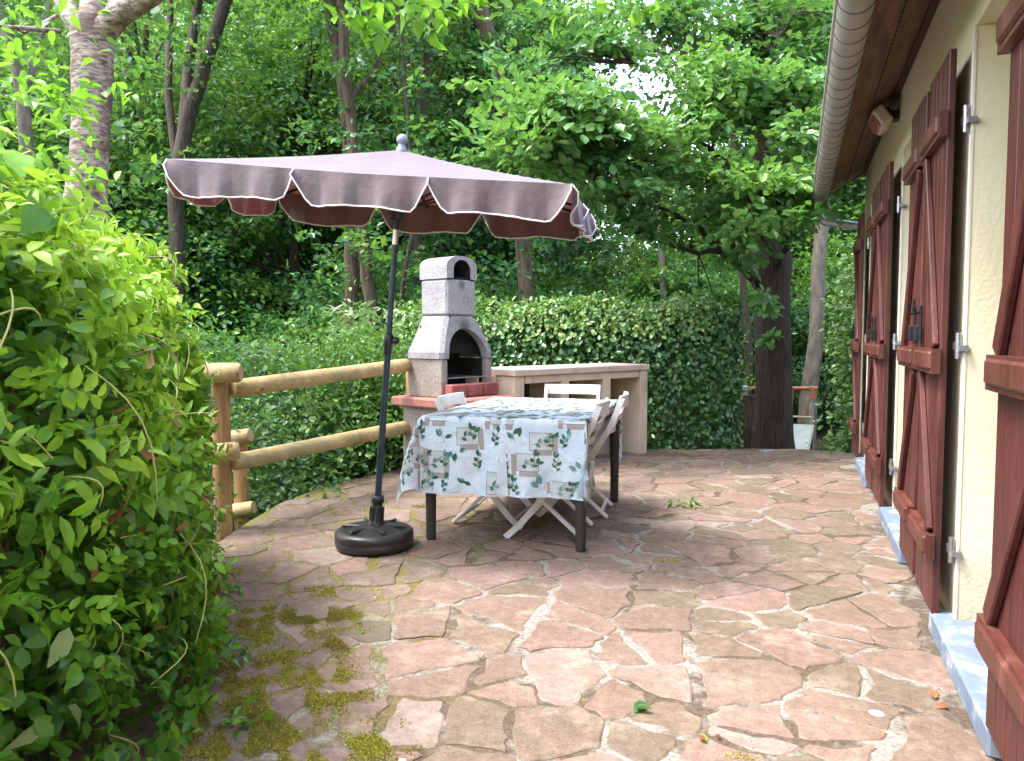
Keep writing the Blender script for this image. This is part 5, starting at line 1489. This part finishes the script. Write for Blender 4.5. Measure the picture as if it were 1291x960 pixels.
# undergrowth that nobody could count
def undergrowth():
    k = 42000; D = 8.8+22*rng.random(k)**1.4; px = rng.uniform(-150,1250,k)
    d = (FW[None]*FPX+RT[None]*(px-PW/2)[:,None]); p = CAM+d*(D/FPX)[:,None]
    ok = ~((px > 925)&(px < 1055)&(D < 15)); px, D, p = px[ok], D[ok], p[ok]; k = len(px)
    x, y = p[:,0], p[:,1]; z = ground_z(x,y)
    hgt = .35+.30*np.sin(x*1.3)*np.sin(y*1.1)+.25*np.sin(x*.5+y*.8)
    z = z+rng.random(k)*np.clip(hgt,.1,1)
    ti = np.clip(.45+.2*np.sin(x*.9)*np.sin(y*.7)+.2*rng.normal(size=k),0,1)
    o = leaf_obj('undergrowth',[(*leaf_arrays(np.c_[x,y,z],rdir(k,1.3),rdir(k),.08+.05*rng.random(k),ti,LEAF_S),0)],'forest_leaf')
    tag(o,'low leafy undergrowth covering the floor of the wood','undergrowth',kind='stuff')
undergrowth()

# ------------------------------------------------------------------ loose leaves and weeds on the patio
def ground_leaf(px, py, label, mat, size, k=1, tint=.5, group=None):
    d = FW*FPX+RT*(px-PW/2)+UP*(PH/2-py); p = CAM+d*(-HC/d[2])
    n = k; pos = np.c_[rng.normal(size=(n,2))*(.03 if k > 1 else 0), .007+.006*rng.random(n)]
    o = leaf_obj('fallen_leaf',[(*leaf_arrays(pos,norm(rdir(n,1.5)),rdir(n)*np.array([1,1,.15]),size*(.5+.4*rng.random(n)),np.clip(np.full(n,tint)+.1*rng.normal(size=n),0,1),LEAF_F,.5),0)],mat,None,True)
    o.location = (p[0],p[1],0); tag(o,label,'leaf',group)
ground_leaf(828,897,'dark green fallen leaf near the bottom middle of the patio','hedge_leaf',.085,2,.1)
ground_leaf(884,931,'small reddish fallen leaf at the front of the patio','dry_leaf',.035,2,.0)
ground_leaf(882,930,'small green fallen leaf touching the reddish leaf','hedge_leaf',.05,1,.6)
ground_leaf(731,876,'light green oval leaf lying on a big pink flagstone','hedge_leaf',.05,1,.75)
ground_leaf(458,795,'green leaf lying next to the moss patches','hedge_leaf',.06,2,.5)
ground_leaf(1195,886,'rusty brown dead leaf near the front doorstep','dry_leaf',.06,3,.35)
ground_leaf(676,716,'tiny green leaf on the stones in front of the table','hedge_leaf',.03,1,.7)
ground_leaf(606,832,'tiny pale leaf on the mortar joint in the foreground','pale_leaf',.03,1,.5)
def weed(px, py, label, n, s, mat='hedge_leaf'):
    d = FW*FPX+RT*(px-PW/2)+UP*(PH/2-py); p = CAM+d*(-HC/d[2])
    pos = np.c_[rng.normal(size=(n,2))*s, .01+rng.random(n)*s*.7]
    o = leaf_obj('weed',[(*leaf_arrays(pos,rdir(n,1.0),rdir(n,.3),.02+.03*rng.random(n),np.clip(.45+.2*rng.normal(size=n),0,1),LEAF_F,.4),0)],mat,None,True)
    o.location = (p[0],p[1],0); tag(o,label,'weed')
weed(866,640,'small green weed growing in a joint on the middle of the patio',34,.05)
weed(285,830,'little ivy sprig creeping out from the hedge over the moss',40,.07,'ivy_leaf')
weed(288,745,'grassy weed tuft at the foot of the hedge',36,.05)
weed(300,910,'seedling weed in the moss at the bottom corner',26,.045)
weed(1050,570,'low green weeds along the far edge of the patio',60,.12,'shrub_leaf')
